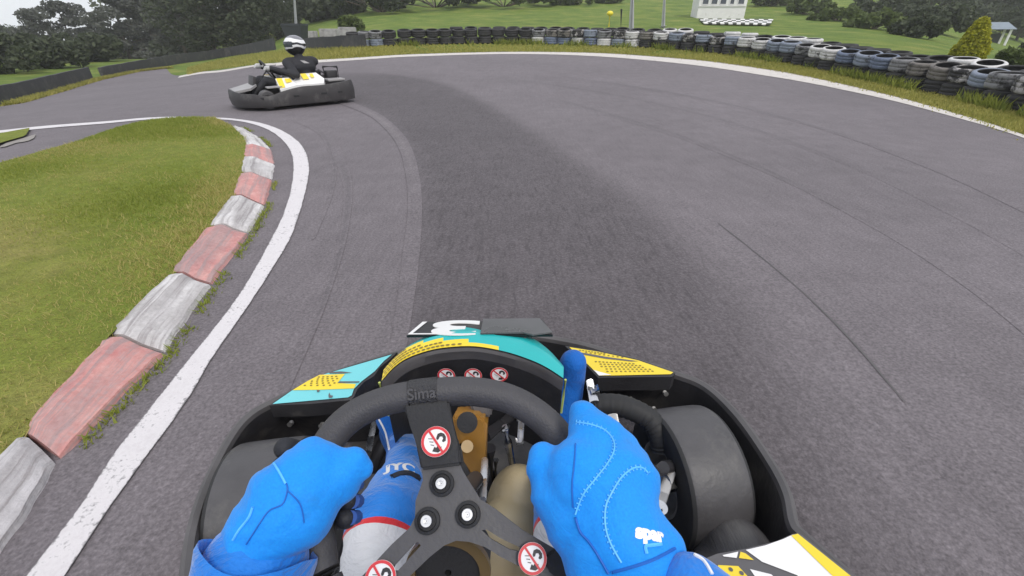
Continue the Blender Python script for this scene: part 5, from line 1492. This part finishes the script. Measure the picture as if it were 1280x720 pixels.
for x in (.55, -.55):
    for s in (1, -1):
        c = V((x, s * .50, .135)); bm = bmesh.new(); wd2 = .13 if x > 0 else .20; h = wd2 / 2; Mx = basis(c, V((1, 0, 0)), V((0, 0, 1)), V((0, -1, 0)))
        lathe(bm, [(.07, -h), (.115, -h), (.135, -h * .75), (.136, 0), (.135, h * .75), (.115, h), (.07, h)], 28, Mx, 0, False); wh = link('wheel', bm, M_rub, rk)
        bm = bmesh.new(); lathe(bm, [(.07, -h), (.06, -h * .5), (.06, h * .5), (.07, h)], 20, Mx, 0, False); lathe(bm, [(.003, -.01), (.062, -.01), (.062, .01), (.003, .01)], 20, Mx); link('rim', bm, M_stl2, wh)
bm = bmesh.new(); slab(bm, [V((.96, -.24, .26)), V((.96, .24, .26)), V((.72, .30, .29)), V((.60, .22, .33)), V((.60, -.22, .33)), V((.72, -.30, .29))], (0, 0, -.03)); link('nose_panel', bm, M_kgl, rk)
bm = bmesh.new(); box(bm, (.62, 0, .33), (.05, .34, .22), Matrix.Rotation(R(-20), 3, 'Y'), bev=.015); link('front_fairing', bm, M_kg, rk)
for s in (1, -1):
    bm = bmesh.new()
    pt = lambda x, y, z_: V((x, s * y, z_))
    slab(bm, [pt(.33, .60, .27), pt(.05, .60, .31), pt(-.40, .62, .31), pt(-.46, .50, .36), pt(-.38, .36, .44), pt(-.12, .38, .44), pt(.03, .38, .36), pt(.10, .38, .40), pt(.32, .40, .40)], (0, 0, -.08)); 
    for q in ([pt(.31, .42, .398), pt(.32, .585, .278), pt(.24, .59, .29), pt(.22, .42, .398)], [pt(.18, .42, .39), pt(.19, .52, .34), pt(.08, .50, .34), pt(.09, .42, .385)], [pt(-.10, .40, .435), pt(-.10, .52, .365), pt(-.20, .52, .37), pt(-.19, .40, .435)], [pt(-.24, .42, .43), pt(-.24, .50, .385), pt(-.30, .50, .385), pt(-.30, .42, .43)]):
        f = bm.faces.new([bm.verts.new(v + V((0, s * .002, .006))) for v in q]); f.material_index = 1
    link('side_pod', bm, [M_wht, M_yelw], rk, False)
    bm = bmesh.new(); tube(bm, [pt(.36, .58, .22), pt(-.5, .60, .22)], .02, 8); link('side_bar', bm, M_tub, rk)
bm = bmesh.new(); box(bm, (-.50, -.34, .28), (.30, .26, .30), bev=.02); en = link('engine', bm, M_blk, rk)
bm = bmesh.new()
for k in range(5): box(bm, (-.50, -.34, .45 + k * .014), (.20, .20, .006))
tube(bm, [V((-.62, -.25, .42)), V((-.72, -.1, .38)), V((-.74, .3, .34))], .03, 10); link('cooling_fins', bm, M_blk, en)
bm = bmesh.new(); box(bm, (-.68, .24, .40), (.20, .16, .10), bev=.015); tube(bm, [V((-.60, .12, .50)), V((-.78, .34, .50))], .016, 8); tube(bm, [V((-.60, .12, .3)), V((-.60, .12, .50))], .014, 8); tube(bm, [V((-.78, .34, .3)), V((-.78, .34, .50))], .014, 8); link('rear_rack', bm, M_blk, rk)
bm = bmesh.new(); box(bm, (-.66, .42, .33), (.30, .28, .03), bev=.01); link('rear_cover', bm, M_kgl, rk)
for (x, y, a_, w__) in ((.12, .705, 0, .09), (-.34, .715, 0, .10), (-.62, .725, 0, .08), (.66, .655, -38, .05), (.80, .545, -45, .035)):
    bm = bmesh.new(); box(bm, (x, y - .012, .175), (w__, .03, .030), None, bev=.006); bmesh.ops.rotate(bm, cent=(x, y, .17), matrix=Matrix.Rotation(R(a_), 3, 'Z'), verts=bm.verts[:]); link('slot', bm, M_pad, rk)
bm = bmesh.new(); box(bm, (.40, .50, .30), (.24, .16, .02), bev=.006); link('front_cover', bm, M_kgl, rk)
# seat shell
bm = bmesh.new(); rows = []
for (x, z_, w__) in ((.12, .13, .17), (-.02, .09, .18), (-.18, .10, .185), (-.28, .20, .19), (-.35, .36, .19), (-.40, .50, .17)):
    row = []
    for k in range(9):
        a = -1 + k / 4; row.append(bm.verts.new((x + .05 * a * a, w__ * a, z_ + .10 * a * a)))
    rows.append(row)
for a, b in zip(rows, rows[1:]):
    for k in range(8): bm.faces.new((a[k], a[k + 1], b[k + 1], b[k]))
bmesh.ops.solidify(bm, geom=bm.faces[:], thickness=.012); link('seat', bm, M_blk, rk)
bm = bmesh.new(); Mx = basis(V((.32, .0, .50)), V((0, 1, 0)), V((.55, 0, .83)).normalized(), V((-.83, 0, .55)).normalized())
tube(bm, [Mx @ V((.15 * math.cos(k * .2618), .15 * math.sin(k * .2618), 0)) for k in range(24)], .016, 8, closed=True); tube(bm, [Mx @ V((0, 0, 0)), V((.62, 0, .25))], .014, 8); tube(bm, [Mx @ V((-.15, 0, 0)), Mx @ V((.15, 0, 0))], .012, 6); link('steering_wheel', bm, M_blk, rk)
# its driver
rd_ = empty('person', (0, 0, 0), 0, 'rival driver in black jacket and black and white helmet, back turned to us', 'person')
M_jk = pm('black_jacket', (.014, .014, .018), .75, .3, 9, .5, 30)
tw = Matrix.Rotation(R(-82), 3, 'Z')
def tq(x, y, z_): v = tw @ V((x + .20, y, z_)); return V((v.x - .20, v.y, v.z))
hd = tq(-.17, -.02, .83)
hl, hr = V((.30, .15, .56)), V((.36, -.13, .58))
B = [('c', V((-.16, 0, .22)), .15, tq(-.24, 0, .42), .155), ('c', tq(-.25, -.07, .54), .135, tq(-.25, .07, .54), .135), ('c', tq(-.25, -.17, .62), .075, tq(-.25, .17, .62), .075), ('c', tq(-.23, 0, .64), .07, hd - V((0, 0, .08)), .055),
     ('c', tq(-.25, .20, .61), .072, V((-.02, .36, .45)), .055), ('c', V((-.02, .36, .45)), .055, hl - V((.04, 0, 0)), .040), ('c', tq(-.25, -.20, .61), .072, V((.02, -.32, .45)), .055), ('c', V((.02, -.32, .45)), .055, hr - V((.04, 0, 0)), .040),
     ('c', V((-.12, .10, .20)), .085, V((.36, .16, .38)), .065), ('c', V((-.12, -.10, .20)), .085, V((.36, -.16, .38)), .065), ('c', V((.36, .16, .38)), .06, V((.62, .14, .15)), .042), ('c', V((.36, -.16, .38)), .06, V((.62, -.14, .15)), .042),
     ('c', V((.60, .14, .12)), .042, V((.74, .14, .22)), .035), ('c', V((.60, -.14, .12)), .042, V((.74, -.14, .22)), .035), ('e', hd, (.09, .08, .11), None)]
bd = blob('body', B, .014, M_jk, None, 5); bd.parent = rd_
for h_ in (hl, hr):
    g = blob('glove', [('c', h_ - V((.05, 0, .0)), .036, h_, .040)] + [('c', h_ + V((.01, .018 * k, .02)), .013, h_ + V((.04, .018 * k, -.02)), .011) for k in (-1.5, -.5, .5, 1.5)], .007, pm('rival_glove', (.5, .5, .5), .6, .2, 8), None, 3); g.parent = rd_
bm = bmesh.new(); q = bmesh.ops.create_uvsphere(bm, u_segments=32, v_segments=20, radius=1)['verts']; bmesh.ops.scale(bm, vec=(.152, .132, .142), verts=q)
for v in q:
    if v.co.z < -.06: v.co.z = -.06 + (v.co.z + .06) * 1.25; v.co.x *= .94 if v.co.x < 0 else 1.06
bmesh.ops.rotate(bm, cent=(0, 0, 0), matrix=Matrix.Rotation(R(-14), 3, 'Z'), verts=q); bmesh.ops.translate(bm, vec=hd + V((.01, 0, .03)), verts=q)
m, nn_, b = newmat('helmet_paint'); co = coords(nn_, 'Object'); sp = nn_.nodes.new('ShaderNodeSeparateXYZ'); nn_.links.new(co, sp.inputs[0])
t = tex(nn_, 'ShaderNodeTexNoise', 4.5, 2, co); z_ = math_(nn_, 'ADD', math_(nn_, 'MULTIPLY', math_(nn_, 'SUBTRACT', sp.outputs[2], hd.z + .03), 3.6), math_(nn_, 'MULTIPLY', t.outputs['Fac'], .55))
c = ramp(nn_, z_, [(.0, (.02, .02, .022)), (.10, (.02, .02, .022)), (.11, (.7, .7, .72)), (.22, (.7, .7, .72)), (.23, (.02, .02, .024)), (.36, (.02, .02, .024)), (.37, (.74, .74, .75)), (.60, (.74, .74, .75)), (.61, (.18, .18, .2))])
for e in nn_.nodes:
    if e.type == 'VALTORGB' and len(e.color_ramp.elements) > 5: e.color_ramp.interpolation = 'CONSTANT'
nn_.links.new(c, b.inputs['Base Color']); b.inputs['Roughness'].default_value = .22
hm = link('helmet', bm, m, rd_)
bm = bmesh.new()
for k in range(13):
    pass
pts = [(hd + V((.01, 0, .03))) + Matrix.Rotation(R(-14), 3, 'Z') @ V((.150 * math.cos(a) * .99, .131 * math.sin(a) * .99, .01)) for a in [R(-75 + 12.5 * k) for k in range(13)]]
rows = [[bm.verts.new(p + (p - hd).normalized() * o_ + V((0, 0, zz))) for (o_, zz) in ((.004, -.035), (.008, 0), (.004, .042), (-.006, .042), (-.006, -.035))] for p in pts]
for a, b_ in zip(rows, rows[1:]):
    for k in range(5): bm.faces.new((a[k], a[(k + 1) % 5], b_[(k + 1) % 5], b_[k]))
link('visor', bm, M_glass, hm)
# pale flash on the back of the jacket
bm = bmesh.new(); bv = BVHTree.FromObject(bd, bpy.context.evaluated_depsgraph_get())
bk = tq(-1, .02, .60) - tq(0, .02, .60); bk.normalize(); sd_ = bk.cross(V((0, 0, 1)))
c0 = tq(-.3, -.02, .615)
vs_ = []
for (u, v_) in ((-.06, -.02), (.02, -.015), (.06, .03), (.0, .022)):
    h = bv.ray_cast(c0 + bk * .3 + sd_ * u + V((0, 0, v_)), -bk); vs_.append(bm.verts.new(h[0] + bk * .006))
f = bm.faces.new(vs_); r_ = bmesh.ops.extrude_face_region(bm, geom=[f]); bmesh.ops.translate(bm, vec=-bk * .008, verts=[v for v in r_['geom'] if isinstance(v, bmesh.types.BMVert)])
link('jacket_flash', bm, M_kgl, rd_, False)
# stand both on the track
pos = G(369, 130); yaw = R(180 + RYAW) if 'RYAW' in globals() else R(218)
e = .4; hx = V((math.cos(yaw), math.sin(yaw), 0)); hy = V((-math.sin(yaw), math.cos(yaw), 0))
zx = (zf(*(pos + hx * e).xy) - zf(*(pos - hx * e).xy)) / (2 * e); zy = (zf(*(pos + hy * e).xy) - zf(*(pos - hy * e).xy)) / (2 * e)
ux = (hx + V((0, 0, zx))).normalized(); uz = ux.cross((hy + V((0, 0, zy))).normalized()).normalized(); uy = uz.cross(ux)
for o_, k_ in ((rk, V((.81, .85, .93))), (rd_, V((.97, 1.0, .88)))):
    o_.matrix_world = basis(V((pos.x, pos.y, zf(pos.x, pos.y) + .016)), ux, uy, uz) @ Matrix.Diagonal((k_.x, k_.y, k_.z, 1))
